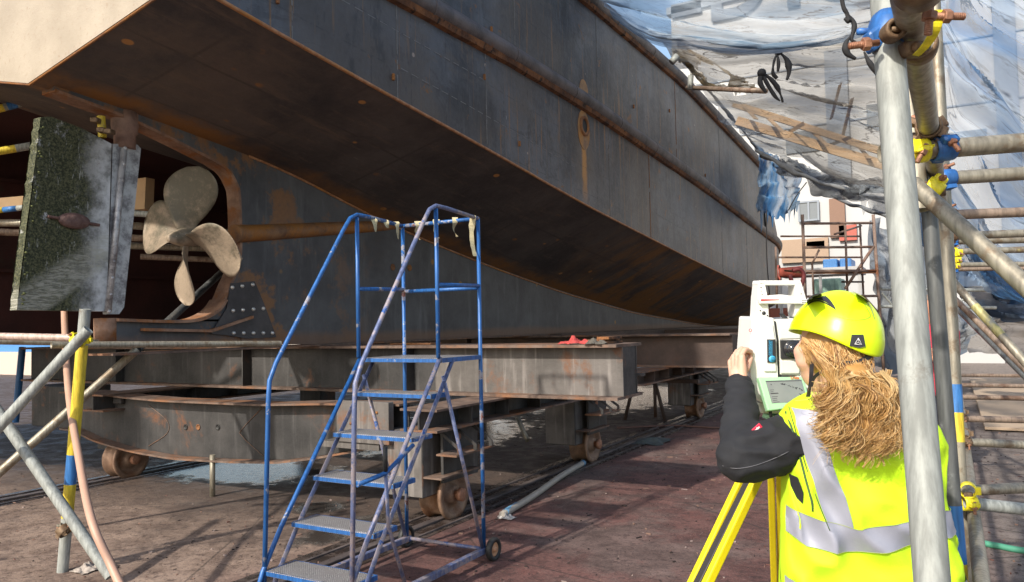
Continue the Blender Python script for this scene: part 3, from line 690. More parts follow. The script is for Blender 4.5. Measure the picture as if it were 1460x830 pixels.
def bogie(parent, X, Y, mirror=1, htop=.77, small=False):
    b = MB()
    if small:
        b.box((X - .30, Y + .02, .26), (X + .10, Y + .34, htop - .01), 0, .006); b.build('wheel_box', M_beam, parent); wheel(parent, (X, Y - .02, .20)); return
    # two cheek plates, top plate, end plates
    b.box((X - .36, Y - .36, .225), (X + .02, Y + .02, htop - .01), 1, .008); b.box((X - .36, Y + .03, .30), (X - .10, Y + .26, htop - .01), 0, .006)
    b.box((X + .10, Y - .22, .33), (X + .125, Y + .30, htop - .01), 0, .003)
    b.box((X - .095, Y + .12, .36), (X + .095, Y + .30, htop - .012), 0)
    b.build('wheel_box', [M_beam, M_beam2], parent)
    b = MB(); b.box((X + .025, Y - .36, .385), (X + .20, Y + .20, .40), 0); b.box((X + .126, Y - .32, .565), (X + .32, Y + .25, .58), 0)
    b.build('bracket_shelf', M_edge, parent)
    for k in range(3):
        yy = Y - .28 + k * .24; b = MB()
        b.prism([(X + .127, yy, htop - .015), (X + .15, yy, htop - .015), (X + .33, yy, .63), (X + .33, yy, .582), (X + .30, yy, .582), (X + .30, yy, .62), (X + .127, yy, .74)], (0, .012, 0)); b.build('gusset', M_beam, parent)
    b = MB(); b.lathe((X + .127, Y - .02, .68), (1, 0, 0), [(0, 0), (0, .03), (.02, .03), (.02, 0)], 14); b.build('bolt_head', M_bolt, parent)
    wheel(parent, (X, Y, .20))
def cradle(root, y0, xl, xr, near=True):
    # cap beam carrying the keel
    yb = y0 + .6; m1, m2 = (M_beam, M_beam2) if near else (M_dbeam, M_dbeam)
    xs = -4.35
    b = MB()
    for xa, xb, mi in ((xl, xs, 0), (xs, xr, 1)):  # one beam; right length takes the paler steel, sunlight put into its colour
        b.box((xa, yb + .14, .975), (xb, yb + .156, 1.39), mi); b.box((xa, yb + .46, .975), (xb, yb + .476, 1.39), 0)
    b.box((xl, yb, .95), (xr, yb + .60, .9745), 2); b.box((xl, yb, 1.3905), (xr, yb + .60, 1.416), 2)
    cb = b.build('cap_beam', [m1, m2, M_edge], root)
    for x in (-9.2, -6.9, -4.62):
        if xl < x < xr: b = MB(); b.box((x, yb + .02, .976), (x + .014, yb + .139, 1.389)); b.build('web_stiffener', m1, cb)
    b = MB(); b.box((xr - .02, yb + .158, .976), (xr - .006, yb + .458, 1.389)); b.box((xr - .10, yb + .477, 1.12), (xr + .03, yb + .60, 1.14)); b.build('end_plate', m1, cb)
    # long beams over the rails
    for X in (-3.73, -8.0):
        b = MB(); ibeam(b, (X + .05, y0 - .45, .765), (X + .05, y0 + 3.35, .765), .182, .36, .018, .016, 0, 1)
        lb = b.build('rail_beam', [m1, M_edge], root)
        for k in range(5):
            yy = y0 + .1 + k * .62; b = MB(); b.box((X + .06, yy, .785), (X + .20, yy + .012, .928)); b.build('web_stiffener', m1, lb)
    # fish bellied crossbeam
    if near:
        yf = 5.20
        top = [(-8.77, .925), (-8.3, .935), (-7.6, .90), (-7.0, .885), (-5.6, .89), (-4.84, .925), (-3.96, .945)]
        bot = [(-8.77, .54), (-8.5, .53), (-8.14, .44), (-7.5, .365), (-6.83, .336), (-6.0, .36), (-5.36, .40), (-4.9, .47), (-4.6, .53), (-3.96, .66)]
        b = MB(); pts = [(x, yf, z) for x, z in bot] + [(x, yf, z) for x, z in top[::-1]]
        xs_ = [-8.77 + i * (4.81 / 24) for i in range(25)]; lo = [b.b.verts.new((x, yf, interp(bot, x))) for x in xs_]; hi = [b.b.verts.new((x, yf, interp(top, x))) for x in xs_]
        lo2 = [b.b.verts.new((x, yf + .014, interp(bot, x))) for x in xs_]; hi2 = [b.b.verts.new((x, yf + .014, interp(top, x))) for x in xs_]
        for i in range(24):
            b.b.faces.new([lo[i], lo[i + 1], hi[i + 1], hi[i]]); b.b.faces.new([lo2[i + 1], lo2[i], hi2[i], hi2[i + 1]])
        wp = b.build('fish_bellied_beam', M_beam, root, norm=False)
        for nm, tab in (('lower_flange', bot), ('upper_flange', top)):
            b = MB(); dzf = -.02 if nm[0] == 'l' else .002
            for i in range(24):
                xa, xb = xs_[i], xs_[i + 1]; za, zb = interp(tab, xa) + dzf, interp(tab, xb) + dzf
                b.hexa([(xa, yf - .13, za), (xb, yf - .13, zb), (xb, yf + .16, zb), (xa, yf + .16, za), (xa, yf - .13, za + .018), (xb, yf - .13, zb + .018), (xb, yf + .16, zb + .018), (xa, yf + .16, za + .018)])
            b.build(nm, M_edge, wp)
        # web details: round holes, lifting eye, curved doubler welds
        for px in (265, 283, 311):
            p = PL(px, 609, 'y', yf); b = MB(); b.lathe((p.x, yf - .002, p.z), (0, -1, 0), [(0, 0), (0, .03), (.006, .03), (.006, .022), (-.001, .02), (-.001, 0)], 16); b.build('drain_hole', M_black if px != 283 else M_rust, wp)
        for line in (((212, 578), (238, 600), (238, 618), (212, 636)), ((375, 580), (345, 612), (345, 622), (375, 650))):
            b = MB(); q = crv([PL(x, y, 'y', yf - .004) for x, y in line], 12); b.tube(q, .004, 5); b.build('weld_bead', M_edge, wp)
        b = MB(); p = PL(172, 571, 'y', yf - .01); b.box((p.x - .07, yf - .06, p.z - .035), (p.x + .07, yf - .002, p.z + .035), bev=.01); b.build('lifting_lug', M_beam, wp)
        # end plate with bolt rows, low bracket and grey tie bar
        b = MB(); b.box((-4.56, 4.98, .64), (-4.0, 5.05, .985), bev=.004); ep = b.build('joint_plate', M_beam2, root)
        for x in (-4.40, -4.12):
            for z in (.70, .80, .90): b = MB(); b.lathe((x, 4.98, z), (0, -1, 0), [(0, .012), (.008, .012), (.008, 0)], 8); b.build('bolt_head', M_rust, ep)
        b = MB(); b.box((-5.0, 5.36, .52), (-4.1, 5.42, .66), bev=.004); b.box((-4.75, 5.0, .585), (-4.12, 5.35, .635), bev=.004); b.build('tie_bar', M_beam2, root)
        # dark box on the far outer corner
        b = MB(); p = PL(45, 552, 'y', 5.3); q = PL(106, 612, 'y', 5.3); b.box((p.x, 5.3, q.z), (q.x, 5.75, p.z + .02), bev=.01); b.build('corner_box', M_beam, root)
        b = MB(); b.box((-8.5, 5.35, .28), (-8.1, 5.7, .9), bev=.008); b.build('wheel_housing', M_beam, root)
        for px, pa, pb in ((303, 655, 708), (340, 690, 700)):
            if px == 340: continue
            g0 = PL(px, pb, 'z', 0); b = MB(); b.tube([g0, g0 + Vector((0, 0, .40))], .026, 12); b.build('prop_post', M_oldtube, root)
    else:
        b = MB(); b.box((-8.6, y0 + .05, .62), (-4.35, y0 + .10, 1.08)); b.build('cross_plate', M_dbeam, root)
    for X in (-3.73, -8.0):
        for Y in ((y0, y0 + 2.88) if near else (y0 + 2.7,)):
            bogie(root, X, Y, small=X < -5)
    if not near:  # beams added to block a bright strip showing under the keel
        b = MB(); b.box((-6.25, y0 + 1.3, .95), (-5.5, 34, 1.43)); b.build('added_keel_beam', M_dbeam, root)
        b = MB(); b.box((-9.4, 16.5, .95), (-2.5, 17.1, 1.415)); b.build('cap_beam', M_dbeam, root)
near = empty('slipway_cradle', (KX, 5.4, 0), 'nearer wheeled steel cradle with fish bellied crossbeam under the ship stern', 'cradle', 'slipway cradles'); cradle(near, 5.40, -11.3, -2.42)
far = empty('slipway_cradle', (KX, 12.7, 0), 'farther dark brown wheeled cradle under the bow end of the hull', 'cradle', 'slipway cradles'); cradle(far, 10.0, -9.5, -2.62, False)
# chocks on the cap beams
b = MB(); p = PL(862, 490, 'y', 6.2)
b.box((p.x - .16, 6.1, 1.417), (p.x + .05, 6.5, 1.437), bev=.003); b.box((p.x - .14, 6.12, 1.4375), (p.x + .02, 6.5, 1.456), bev=.003); b.box((p.x - .05, 6.15, 1.4565), (p.x + .06, 6.45, 1.478), bev=.003)
tag(b.build('packing_plates', M_rustdk), 'small stack of rusty packing plates on the right end of the cradle beam', 'packing')
b = MB(); p = PL(730, 490, 'y', 6.25); q = PL(560, 488, 'y', 6.25)
b.box((q.x, 6.2, 1.418), (q.x + .5, 6.4, 1.434), bev=.003)
tag(b.build('packing_strip', M_rust), 'thin rusty packing strip between keel and cradle beam', 'packing')
def rag(name, c, sx, sy, h, mat, label, seed, cat='rag'):
    b = MB(); N = 26; grid = []
    for i in range(N + 1):
        row = []
        for j in range(N + 1):
            u, v = i / N * 2 - 1, j / N * 2 - 1; r = math.hypot(u, v); n = noise.noise(Vector((u * 2.2 + seed, v * 2.2, 0))); n2 = noise.noise(Vector((u * 6 + seed, v * 6, 3)))
            row.append(b.b.verts.new((c[0] + sx * u * (1 + .25 * n), c[1] + sy * v * (1 + .25 * n2), c[2] + max(.002, h * (1 - r * .8) * (.55 + n * .9 + abs(n2) * .7)))))
        grid.append(row)
    for i in range(N):
        for j in range(N): b.b.faces.new([grid[i][j], grid[i + 1][j], grid[i + 1][j + 1], grid[i][j + 1]])
    o = b.build(name, mat, smooth=True); tag(o, label, cat); return o
p = PL(825, 489, 'y', 6.2); rag('red_rag', (p.x, 6.15, 1.418), .15, .10, .075, plain('red_cloth', (.45, .06, .055), .9, var=.3), 'crumpled red cloth lying on the end of the cradle beam', 1)
p = PL(857, 490, 'y', 6.2); rag('grey_rag', (p.x + .015, 6.05, 1.418), .085, .08, .055, plain('grey_cloth', (.10, .09, .075), .9, var=.3), 'crumpled grey cloth beside the red cloth on the beam', 4)
p = PL(930, 630, 'z', 0); rag('net_scrap', (p.x, p.y, .006), .20, .32, .06, plain('net_scrap', (.06, .075, .075), .9, var=.4), 'crumpled grey green netting scrap on the ground by the rail', 9, 'scrap')
p = PL(722, 738, 'z', 0); rag('plastic_scrap', (p.x + .02, p.y - .03, .006), .07, .05, .04, plain('clear_scrap', (.42, .40, .38), .4, var=.2), 'pale plastic scrap at the near end of the ground pipe', 12, 'scrap')
p = PL(118, 812, 'z', 0); rag('torn_sheet_scrap', (p.x + .05, p.y, .006), .08, .08, .05, plain('pale_scrap', (.36, .31, .27), .6, var=.2), 'pale torn sheet scrap at the foot of the banded pole', 15, 'scrap')
# pipe on the ground
pa, pb = PL(716, 734, 'z', .03), PL(832, 660, 'z', .03)
b = MB(); b.tube(crv([pa, pa.lerp(pb, .3) + Vector((.012, 0, 0)), pa.lerp(pb, .7) + Vector((-.012, 0, .004)), pb], 24), .030, 14)
pipe = empty('ground_pipe', pa, 'pale plastic pipe with blue ends lying beside the rail', 'pipe'); b.build('pipe_body', plain('pale_pipe', (.34, .31, .27), .5, var=.3, sc=9), pipe)
b = MB(); t = (pb - pa).normalized(); b.tube([pa + t * .06, pa + t * .34], .0315, 14); b.tube([pb - t * .06, pb], .0315, 14); b.build('blue_sleeve', plain('pale_blue', (.12, .27, .42), .5, var=.3), pipe)
b = MB(); b.tube(crv([PL(880, 610, 'z', .02), PL(960, 607, 'z', .02), PL(1030, 610, 'z', .02), PL(1100, 606, 'z', .02)], 20), .016, 8); tag(b.build('ground_hose', plain('brown_hose', (.11, .06, .05), .7)), 'thin brown hose lying across the rails in front of the far wheel', 'hose')
b = MB(); b.tube(crv([PL(1380, 770, 'z', .02), PL(1420, 778, 'z', .02), PL(1475, 786, 'z', .02), PL(1560, 780, 'z', .02)], 24), .022, 8); tag(b.build('green_rope', plain('green_rope', (.06, .25, .16), .7, sc=60, bump=.5)), 'green rope lying on the ground beyond the scaffold', 'rope')
# leaning angle frame between the cradles
b = MB(); p = PL(742, 640, 'z', 0)
b.tube([PL(738, 596, 'y', 8.6), PL(752, 628, 'y', 8.4)], .03, 10); tag(b.build('leaning_strut', M_oldtube), 'short grey tube strut leaning under the nearer cradle', 'strut')
st = empty('trestle', PL(920, 600, 'z', 0), 'dark low trestle standing in the wet beyond the nearer cradle', 'trestle'); c = wloc(st)
for dx, dy in ((-.35, 0), (.3, .1), (0, .5)): b = MB(); b.tube([c + Vector((dx, dy, 0)), c + Vector((dx * .5, dy, .62))], .03, 8); b.build('leg', M_dbeam, st)
b = MB(); b.box((c.x - .6, c.y - .04, .62), (c.x + .9, c.y + .04, .68)); b.build('top_bar', M_dbeam, st)

# ================================================================= BLUE STEPS
M_blue = painted_tube('chipped_blue_paint', (.022, .11, .33), [((.26, .27, .32), .57, .60), ((.20, .07, .05), .64, .67), ((.60, .60, .60), .70, .72)], .42, .1)
M_blue2 = painted_tube('worn_blue_paint', (.12, .15, .28), [((.30, .26, .28), .46, .56), ((.03, .10, .32), .60, .64), ((.22, .10, .07), .68, .71)], .45, .2)
g = G('tread_plate'); n = g.noise(g.P, 14, 5, .7)
X, Y, Z = g.sep(g.P); k_ = 2 * math.pi / .030
u_ = g.math('SINE', g.math('MULTIPLY', g.math('ADD', X, Y), k_)); v_ = g.math('SINE', g.math('MULTIPLY', g.math('SUBTRACT', X, Y), k_))
br = g.step(g.math('ADD', g.math('MULTIPLY', u_, v_), g.math('MULTIPLY', n, .3)), .25, .5); g.bump(br, .9, .004)
M_tread = g.set(col=g.mix(br, g.mix(g.step(n, .4, .6), (.09, .085, .085), (.24, .23, .235)), g.mix(g.step(n, .45, .6), (.62, .61, .61), (.34, .32, .31))), rough=.42, metal=.3)
lad = empty('warehouse_steps', (-3.14, 4.0, 0), 'blue wheeled steps with guard rails and tread plate steps beside the keel', 'steps')
XR, XL = -2.81, -3.46; TR = .014
def lt(name, pts, r=TR, m=None, n=10):
    b = MB(); b.tube(pts, r, n); return b.build(name, m or M_blue, lad)
P3 = lambda x, y, z: Vector((x, y, z))
for X in (XR, XL):
    lt('rear_post', [P3(X, 4.5, .08), P3(X, 4.5, 2.335)])
    lt('front_post', [P3(X, 4.0, 1.40), P3(X, 4.0, 2.345)])
    # hand rail: level, then bends down to the lower post
    q = [P3(X, 4.5, 2.335), P3(X, 4.12, 2.36), P3(X, 4.0, 2.362), P3(X, 3.93, 2.33), P3(X, 3.86, 2.24), P3(X, 3.27, 1.40), P3(X, 3.22, 1.30), P3(X, 3.21, 1.18), P3(X, 3.17, .10)]
    hr = lt('hand_rail', q, TR, M_blue2 if X == XR else M_blue)
    lt('mid_rail', [P3(X, 4.5, 1.87), P3(X, 4.0, 1.86)])
    # double stringer
    lt('stringer', [P3(X, 4.02, 1.40), P3(X, 3.30, .44), P3(X, 3.16, .22), P3(X, 3.09, .05)], .0145, M_blue2 if X == XR else M_blue)
    lt('stringer', [P3(X, 4.16, 1.38), P3(X, 3.42, .40), P3(X, 3.26, .16), P3(X, 3.22, .05)], .0135, M_blue2)
    lt('rear_brace', [P3(X, 4.05, 1.28), P3(X, 4.48, .10)], .013, M_blue2)
    b = MB(); b.box((X - .018, 3.1, .055), (X + .018, 4.53, .095), bev=.003); b.build('base_rail', M_blue2, lad)
    # wheel with cream hub
    wx = X + (.045 if X == XR else -.045)
    b = MB(); b.lathe((wx, 4.55, .075), (1, 0, 0), [(-.018, .05), (-.02, .072), (-.012, .079), (.012, .079), (.02, .072), (.018, .05), (-.018, .05)], 28); w = b.build('wheel', M_black, lad)
    b = MB(); b.lathe((wx, 4.55, .075), (1, 0, 0), [(-.012, 0), (-.012, .05), (.006, .05), (.012, .044), (.006, .036), (.006, .018), (.022, .015), (.022, 0)], 24); b.build('wheel_hub', plain('cream_hub', (.50, .26, .14), .5, var=.3), w)
lt('top_rail', [P3(XL, 4.5, 2.335), P3(XR, 4.5, 2.335)]); lt('mid_rail', [P3(XL, 4.5, 1.855), P3(XR, 4.5, 1.855)])
lt('cross_bar', [P3(XL, 4.52, .075), P3(XR, 4.52, .075)], .013, M_blue2)
lt('lever_arm', [P3(XR + .02, 3.62, .0 + .08), P3(XR + .02, 3.46, .48), P3(XR + .02, 3.44, .80)], .011, M_blue2)
lt('lever_link', [P3(XR + .02, 3.20, .76), P3(XR + .02, 3.44, .78), P3(XR + .02, 3.70, .90)], .013, M_blue)
b = MB(); b.tube([P3(XR + .02, 3.44, .79), P3(XR + .02, 3.44, .93)], .014, 10); b.build('lever_grip', M_black, lad)
STP = [(4.02, 4.5, 1.395), (3.93, 4.12, 1.175), (3.73, 3.94, .935), (3.55, 3.76, .695), (3.37, 3.58, .455), (3.17, 3.40, .225)]
for i, (ya, yb, z) in enumerate(STP):
    b = MB(); x0, x1 = XL + .012, XR - .012
    if i == 0: x0, x1 = XL - .01, XR + .01
    b.box((x0, ya, z - .028), (x1, ya + .012, z), 1, .002); b.box((x0, yb - .012, z - .028), (x1, yb, z), 1, .002); b.box((x0, ya + .013, z - .028), (x0 + .012, yb - .013, z), 1); b.box((x1 - .012, ya + .013, z - .028), (x1, yb - .013, z), 1)
    b.box((x0 + .013, ya + .013, z - .012), (x1 - .013, yb - .013, z + .001), 0)
    b.build('platform' if i == 0 else 'step', [M_tread, M_blue], lad)
# masking tape remnants on the rails
M_tape = plain('old_masking_tape', (.50, .44, .27), .8, var=.2)
def strip3(pts, w, name='tape', parent=None, mat=None, tw=0.0, lab=None):
    b = MB(); pts = crv(pts, 14); vs = []
    for i, p in enumerate(pts):
        a = tw * i / 14 + .35 * noise.noise(p * 20); d = RIGHT * math.cos(a) + FWD * math.sin(a); ww = w * (1 + .4 * noise.noise(p * 30)); vs.append((b.b.verts.new(p - d * ww), b.b.verts.new(p + d * ww)))
    for a, c in zip(vs, vs[1:]): b.b.faces.new([a[0], a[1], c[1], c[0]])
    o = b.build(name, mat or M_tape, parent); return o
for px, y, ln, X, fr in ((672, 4.44, .30, XR, .35),): strip3([P3(X, y, 2.35), P3(X - .015, y, 2.25), P3(X - .01, y, 2.15), P3(X + .01, y, 2.07)], .018, 'tape_strip', lad, tw=1)
for x in (-3.32, -3.16, -3.0): strip3([P3(x, 4.5, 2.36), P3(x + .02, 4.47, 2.32), P3(x, 4.48, 2.27), P3(x + .03, 4.48, 2.22)], .022, 'tape_strip', lad, tw=2)
for y, l in ((4.42, .12), (4.30, .05), (4.17, .09)): strip3([P3(XL, y, 2.36), P3(XL + .02, y - .01, 2.33), P3(XL + .02, y, 2.35 - l)], .020, 'tape_strip', lad, tw=1.5)

# ================================================================= SCAFFOLDS
def ends(p, q, ext=0): t = (q - p).normalized(); return [p - t * ext, q + t * ext]
def tube_part(parent, name, p, q, r, mat, label=None, n=18, bands=None, inner=True):
    b = MB(); t = (q - p).normalized(); L = (q - p).length; k = max(2, int(L / .4))
    b.tube([p.lerp(q, i / k) for i in range(k + 1)], r, n, caps=not inner)
    if inner:
        for e, s_ in ((p, 1), (q, -1)):
            b.lathe(e, t * s_, [(0, r), (0, r * .86), (.12, r * .84), (.12, 0)], n)
    o = b.build(name, mat, parent)
    if label: o['label'] = label
    for (f0, f1, m_) in (bands or []):
        b = MB(); a, c = p.lerp(q, f0), p.lerp(q, f1); b.tube([a, c], r + .0008, n, caps=False); b.build('paint_band', m_, o)
    return o
def boltmesh(b, q, d, k=1.0):
    b.lathe(q, d, [(-.014 * k, 0), (-.014 * k, .0068 * k), (.046 * k, .0066 * k), (.048 * k, 0)], 12)
    n0 = len(b.b.faces); b.lathe(q, d, [(.004 * k, 0), (.004 * k, .0125 * k), (.006 * k, .0135 * k), (.017 * k, .0135 * k), (.019 * k, .0125 * k), (.019 * k, 0)], 6); b.b.faces.ensure_lookup_table()
    for f in b.b.faces[n0:]: f.smooth = False
    for i in range(7): b.lathe(q + Vector(d).normalized() * (.022 + .0035 * i) * k, d, [(0, .0068 * k), (.0012 * k, .0075 * k), (.0024 * k, .0068 * k)], 12)
def clamp(parent, p, ax1, ax2, off, m_body=None, m_flap=None, r=.0242, bolts=True):
    """swivel coupler: collar round one tube at p (axis ax1), collar round the other at p+off (axis ax2)"""
    m_body = m_body or M_clamp; ax1, ax2, off = Vector(ax1).normalized(), Vector(ax2).normalized(), Vector(off)
    cl = None
    for k, (c, ax, mt) in enumerate(((p, ax1, m_flap or m_body), (p + off, ax2, m_body))):
        b = MB(); b.lathe(c, ax, [(-.024, r + .001), (-.026, r + .006), (-.018, r + .0075), (.018, r + .0075), (.026, r + .006), (.024, r + .001)], 24)
        o_ = (off if k == 0 else -off).normalized(); s_ = ax.cross(o_).normalized()
        b.obox(c + s_ * (r + .014), s_ * .012, ax * .020, o_ * .010, bev=.004); b.obox(c - s_ * (r + .010), s_ * .010, ax * .014, o_ * .014, bev=.004)
        o = b.build('clamp', mt, parent if cl is None else cl)
        cl = cl or o
        if bolts:
            b = MB(); q = c + s_ * (r + .016)
            boltmesh(b, q, -o_, .85); b.build('clamp_bolt', M_bolt, cl)
    b = MB(); b.obox(p + off / 2, off * .28, ax1 * .018, ax2 * .018, bev=.003); b.build('clamp_rivet', M_clamp, cl)
    return cl
RT = .02415
rs = empty('scaffold', (0.1, 2.3, 0), 'tall scaffold of grey tubes with blue and yellow clamps at the right edge', 'scaffold', 'tube scaffolds')
npT, npB = W(1262, 0, 1.33), W(1329, 830, 1.10); t = (npB - npT)
k0 = (0 - npB.z) / t.z
NP = tube_part(rs, 'scaffold_tube', npT - t * .9, npB + t * k0, RT, M_galv, 'thick nearest bright galvanised upright', 32)
# ledger running away overhead, and the low one
LG = tube_part(rs, 'scaffold_tube', Vector((-.045, .35, 2.08)), Vector((.03, 9.5, 2.08)), RT, M_galv2 if 'M_galv2' in globals() else M_oldtube, None, 28)
LL = tube_part(rs, 'scaffold_tube', Vector((.05, 1.6, .80)), Vector((.055, 13, .80)), RT, M_oldtube)
# second and third uprights
p2a, p2b = W(1305, 60, 2.60), W(1368.5, 830, 2.45); t = p2b - p2a
P2 = tube_part(rs, 'scaffold_tube', p2a - t * .5, p2b + t * ((0 - p2b.z) / t.z), RT, M_darktube, 'dark worn upright with blue and yellow bands near its foot', 24)
def band_at(par, pa, pb, y0, y1, mat, r=RT):   # band between photo rows
    def fy(y):
        lo, hi = 0, 1
        for _ in range(40):
            m_ = (lo + hi) / 2; d = pa.lerp(pb, m_) - CAM; yy = CY + F * d.dot(DOWN) / d.dot(FWD)
            if yy < y: lo = m_
            else: hi = m_
        return pa.lerp(pb, lo)
    b = MB(); b.tube([fy(y0), fy(y1)], r + .0008, 24, caps=False); b.build('paint_band', mat, par)
band_at(P2, p2a, p2b, 720, 803, M_bluep); 
e = p2b + t * .3; band_at(P2, p2a, e, 803, 850, M_yelp)
p3a, p3b = W(1346, 270, 3.3), W(1376, 830, 3.1); t3 = p3b - p3a
P3_ = tube_part(rs, 'scaffold_tube', p3a - t3 * .9, p3b + t3 * ((0 - p3b.z) / t3.z), RT * 1.1, M_oldtube, 'grey upright with a blue and a yellow band at waist height', 20)
band_at(P3_, p3a, p3b, 548, 588, M_bluep, RT * 1.1); band_at(P3_, p3a, p3b, 588, 630, M_yelp, RT * 1.1)
p4a, p4b = W(1290, 80, 2.6), W(1312, 300, 2.5); tube_part(rs, 'scaffold_tube', p4a - (p4b - p4a) * .8, p4b, RT * 1.2, M_timbertube if 'M_timbertube' in globals() else M_oldtube)
# overhead transoms
trs = []
for px0, y0, px1, y1, D, m_ in ((1257, 219, 1500, 200, 1.97, M_oldtube), (1318, 256, 1500, 245, 2.75, M_oldtube), (1340, 307, 1500, 301, 3.75, M_brntube), (1352, 337, 1500, 331, 4.6, M_oldtube), (1355, 344, 1500, 341, 5.2, M_oldtube), (1352, 359, 1500, 355, 5.8, M_oldtube), (1354, 378, 1500, 376, 7.3, M_oldtube), (1352, 384, 1500, 382, 8.3, M_brntube)):
    a, c = W(px0, y0, D), W(px1, y1, D); trs.append((tube_part(rs, 'scaffold_tube', a, c, RT, m_), a, c))
# low transoms over the rough ground
for px0, y0, px1, y1, D, m_ in ((1378, 717, 1600, 742, 3.05, M_galv), (1330, 702, 1600, 689, 3.5, M_oldtube), (1374, 630, 1600, 642, 4.5, M_oldtube), (1370, 597, 1600, 602, 5.7, M_brntube), (1368, 566, 1600, 571, 7.4, M_brntube), (1367, 549, 1600, 553, 8.8, M_brntube), (1366, 535, 1600, 537, 10.4, M_brntube)):
    a, c = W(px0, y0, D), W(px1, y1, D); tube_part(rs, 'scaffold_tube', a, c, RT * (1.0), m_)
# diagonals
a, c = W(1302, 262, 2.3), W(1480, 424, 1.95); tube_part(rs, 'scaffold_tube', a, c, RT, M_oldtube, 'thick diagonal brace sloping down to the right edge', 24)
a, c = W(1352, 394, 4.7), W(1480, 537, 4.2); o = tube_part(rs, 'scaffold_tube', a, c, RT, M_oldtube); 
b = MB(); b.tube([a.lerp(c, .32), a.lerp(c, .62)], RT + .001, 16, caps=False); b.build('paint_band', M_yelp2 if 'M_yelp2' in globals() else painted_tube('pale_yellow', (.42, .38, .16), [((.28, .27, .22), .5, .6)], .5, .2), o)
a, c = W(1350, 415, 6.5), W(1480, 545, 5.6); tube_part(rs, 'scaffold_tube', a, c, RT, M_brntube)
a, c = W(1356, 432, 7.5), W(1490, 566, 6.2); tube_part(rs, 'scaffold_tube', a, c, RT, M_darktube)
# far guard frame seen between the uprights
for y0 in (412, 437):
    a, c = W(1256, y0, 12.5), W(1420, y0 + 2, 12.5); tube_part(rs, 'scaffold_tube', a, c, .028, M_galv, None, 8)
a, c = W(1258, 418, 12.5), W(1282, 446, 12.5); tube_part(rs, 'scaffold_tube', a, c, .02, M_galv, None, 8)
a, c = W(1382, 418, 12.5), W(1354, 446, 12.5); tube_part(rs, 'scaffold_tube', a, c, .02, M_galv, None, 8)
# clamps
# the hero clamp joining near upright and overhead ledger
hc = NP; cpt = npT.lerp(npB, 55 / 830); up = (npT - npB).normalized(); rt = RIGHT.copy(); tow = -FWD
b = MB(); b.lathe(cpt, up + RIGHT * .22, [(-.026, RT + .001), (-.028, RT + .005), (-.012, RT + .008), (.012, RT + .008), (.028, RT + .005), (.026, RT + .001)], 28)
b.obox(cpt - RIGHT * .023 + DOWN * .012 + tow * .008, RIGHT * .016 - DOWN * .012, DOWN * .016 + RIGHT * .006, FWD * .016, bev=.006, seg=2)
h1 = b.build('clamp', M_clblue, hc); h1['label'] = 'blue painted half of the coupler on the nearest upright'
b = MB(); q = W(1243, 62, 1.27); boltmesh(b, q, (-RIGHT + DOWN * .12).normalized(), .82); b.build('clamp_bolt', M_bolt, h1)
b = MB(); q = W(1246, 45, 1.33); b.lathe(q, -RIGHT, [(0, 0), (0, .0062), (.028, .0062), (.030, 0)], 12); b.build('clamp_pin', M_clblue, h1)
b = MB(); q = W(1275, 43, 1.25)
b.lathe(q, tow - RIGHT * .1, [(-.02, .017), (.008, .018), (.012, .016), (.012, .0105), (-.004, .010), (-.006, 0)], 20); b.tube([q - RIGHT * .008 + tow * .004, q + RIGHT * .008 + tow * .004], .005, 8); b.build('clamp_eye', M_clamp, h1)
lp = PL(1318, 58, 'z', 2.08); lp.x = -.03
b = MB(); b.lathe(lp + Vector((0, .02, 0)), (0, 1, 0), [(-.022, RT + .001), (-.024, RT + .006), (.0, RT + .008), (.024, RT + .006), (.022, RT + .001)], 28)
q = W(1301, 71, 1.27); b.obox(q, RIGHT * .018, DOWN * .012 + RIGHT * .003, FWD * .014, bev=.005, seg=2); b.ball(q + tow * .014, .010, sub=2)
h2 = b.build('clamp', M_clamp, LG)
b = MB(); a = [W(1338, 14, 1.20), W(1337, 32, 1.19), W(1331, 50, 1.20), (W(1320, 66, 1.22)), W(1308, 78, 1.24)]
vs = []
for i, p in enumerate(crv(a, 12)):
    w = RIGHT * (.0085 - .003 * i / 12) + DOWN * (.001 * i / 12); vs.append([b.b.verts.new(p - w), b.b.verts.new(p + w), b.b.verts.new(p + w + FWD * .006), b.b.verts.new(p - w + FWD * .006)])
for u, v in zip(vs, vs[1:]):
    for k in range(4): b.b.faces.new([u[k], v[k], v[(k + 1) % 4], u[(k + 1) % 4]])
b.build('clamp_strap', M_clyel, h2)
for q, dr in ((W(1341, 23, 1.19), RIGHT + DOWN * .02), (W(1326, 14, 1.12), DOWN + RIGHT * -.08)):
    b = MB(); boltmesh(b, q, dr.normalized(), .8); b.build('clamp_bolt', M_bolt, h2)
b = MB(); q = W(1309, -26, 1.06); b.lathe(q, (0, 1, .0), [(-.03, RT + .001), (-.03, RT + .009), (.028, RT + .010), (.03, RT + .001)], 28); b.obox(q + DOWN * .012 + RIGHT * .02, RIGHT * .028, DOWN * .010, FWD * .016, bev=.006, seg=2); b.build('clamp', M_clamp, LG)
for i, (o, a, c) in enumerate(trs):
    d = (c - a).normalized(); lx = -.045 + .075 * (a.y - .35) / 9.15; p = a + d * ((lx - a.x) / d.x); lx = -.045 + .075 * (p.y - .35) / 9.15
    mb_, mf_ = ((M_clamp, M_clblue), (M_clamp, M_clblue), (M_clamp, M_clamp), (M_clblue, M_clamp), (M_clyel, M_clblue), (M_clamp, M_clyel), (M_clyel, M_clblue), (M_clamp, M_clblue))[i]
    for sgn, mf2 in ((1, mf_), (-1, M_clyel)):
        if sgn < 0 and i: continue
        pp_ = p + d * .034 * sgn; clamp(o, pp_, d, (0, 1, 0), Vector((lx, pp_.y + .012, 2.08)) - pp_, mb_, mf2)
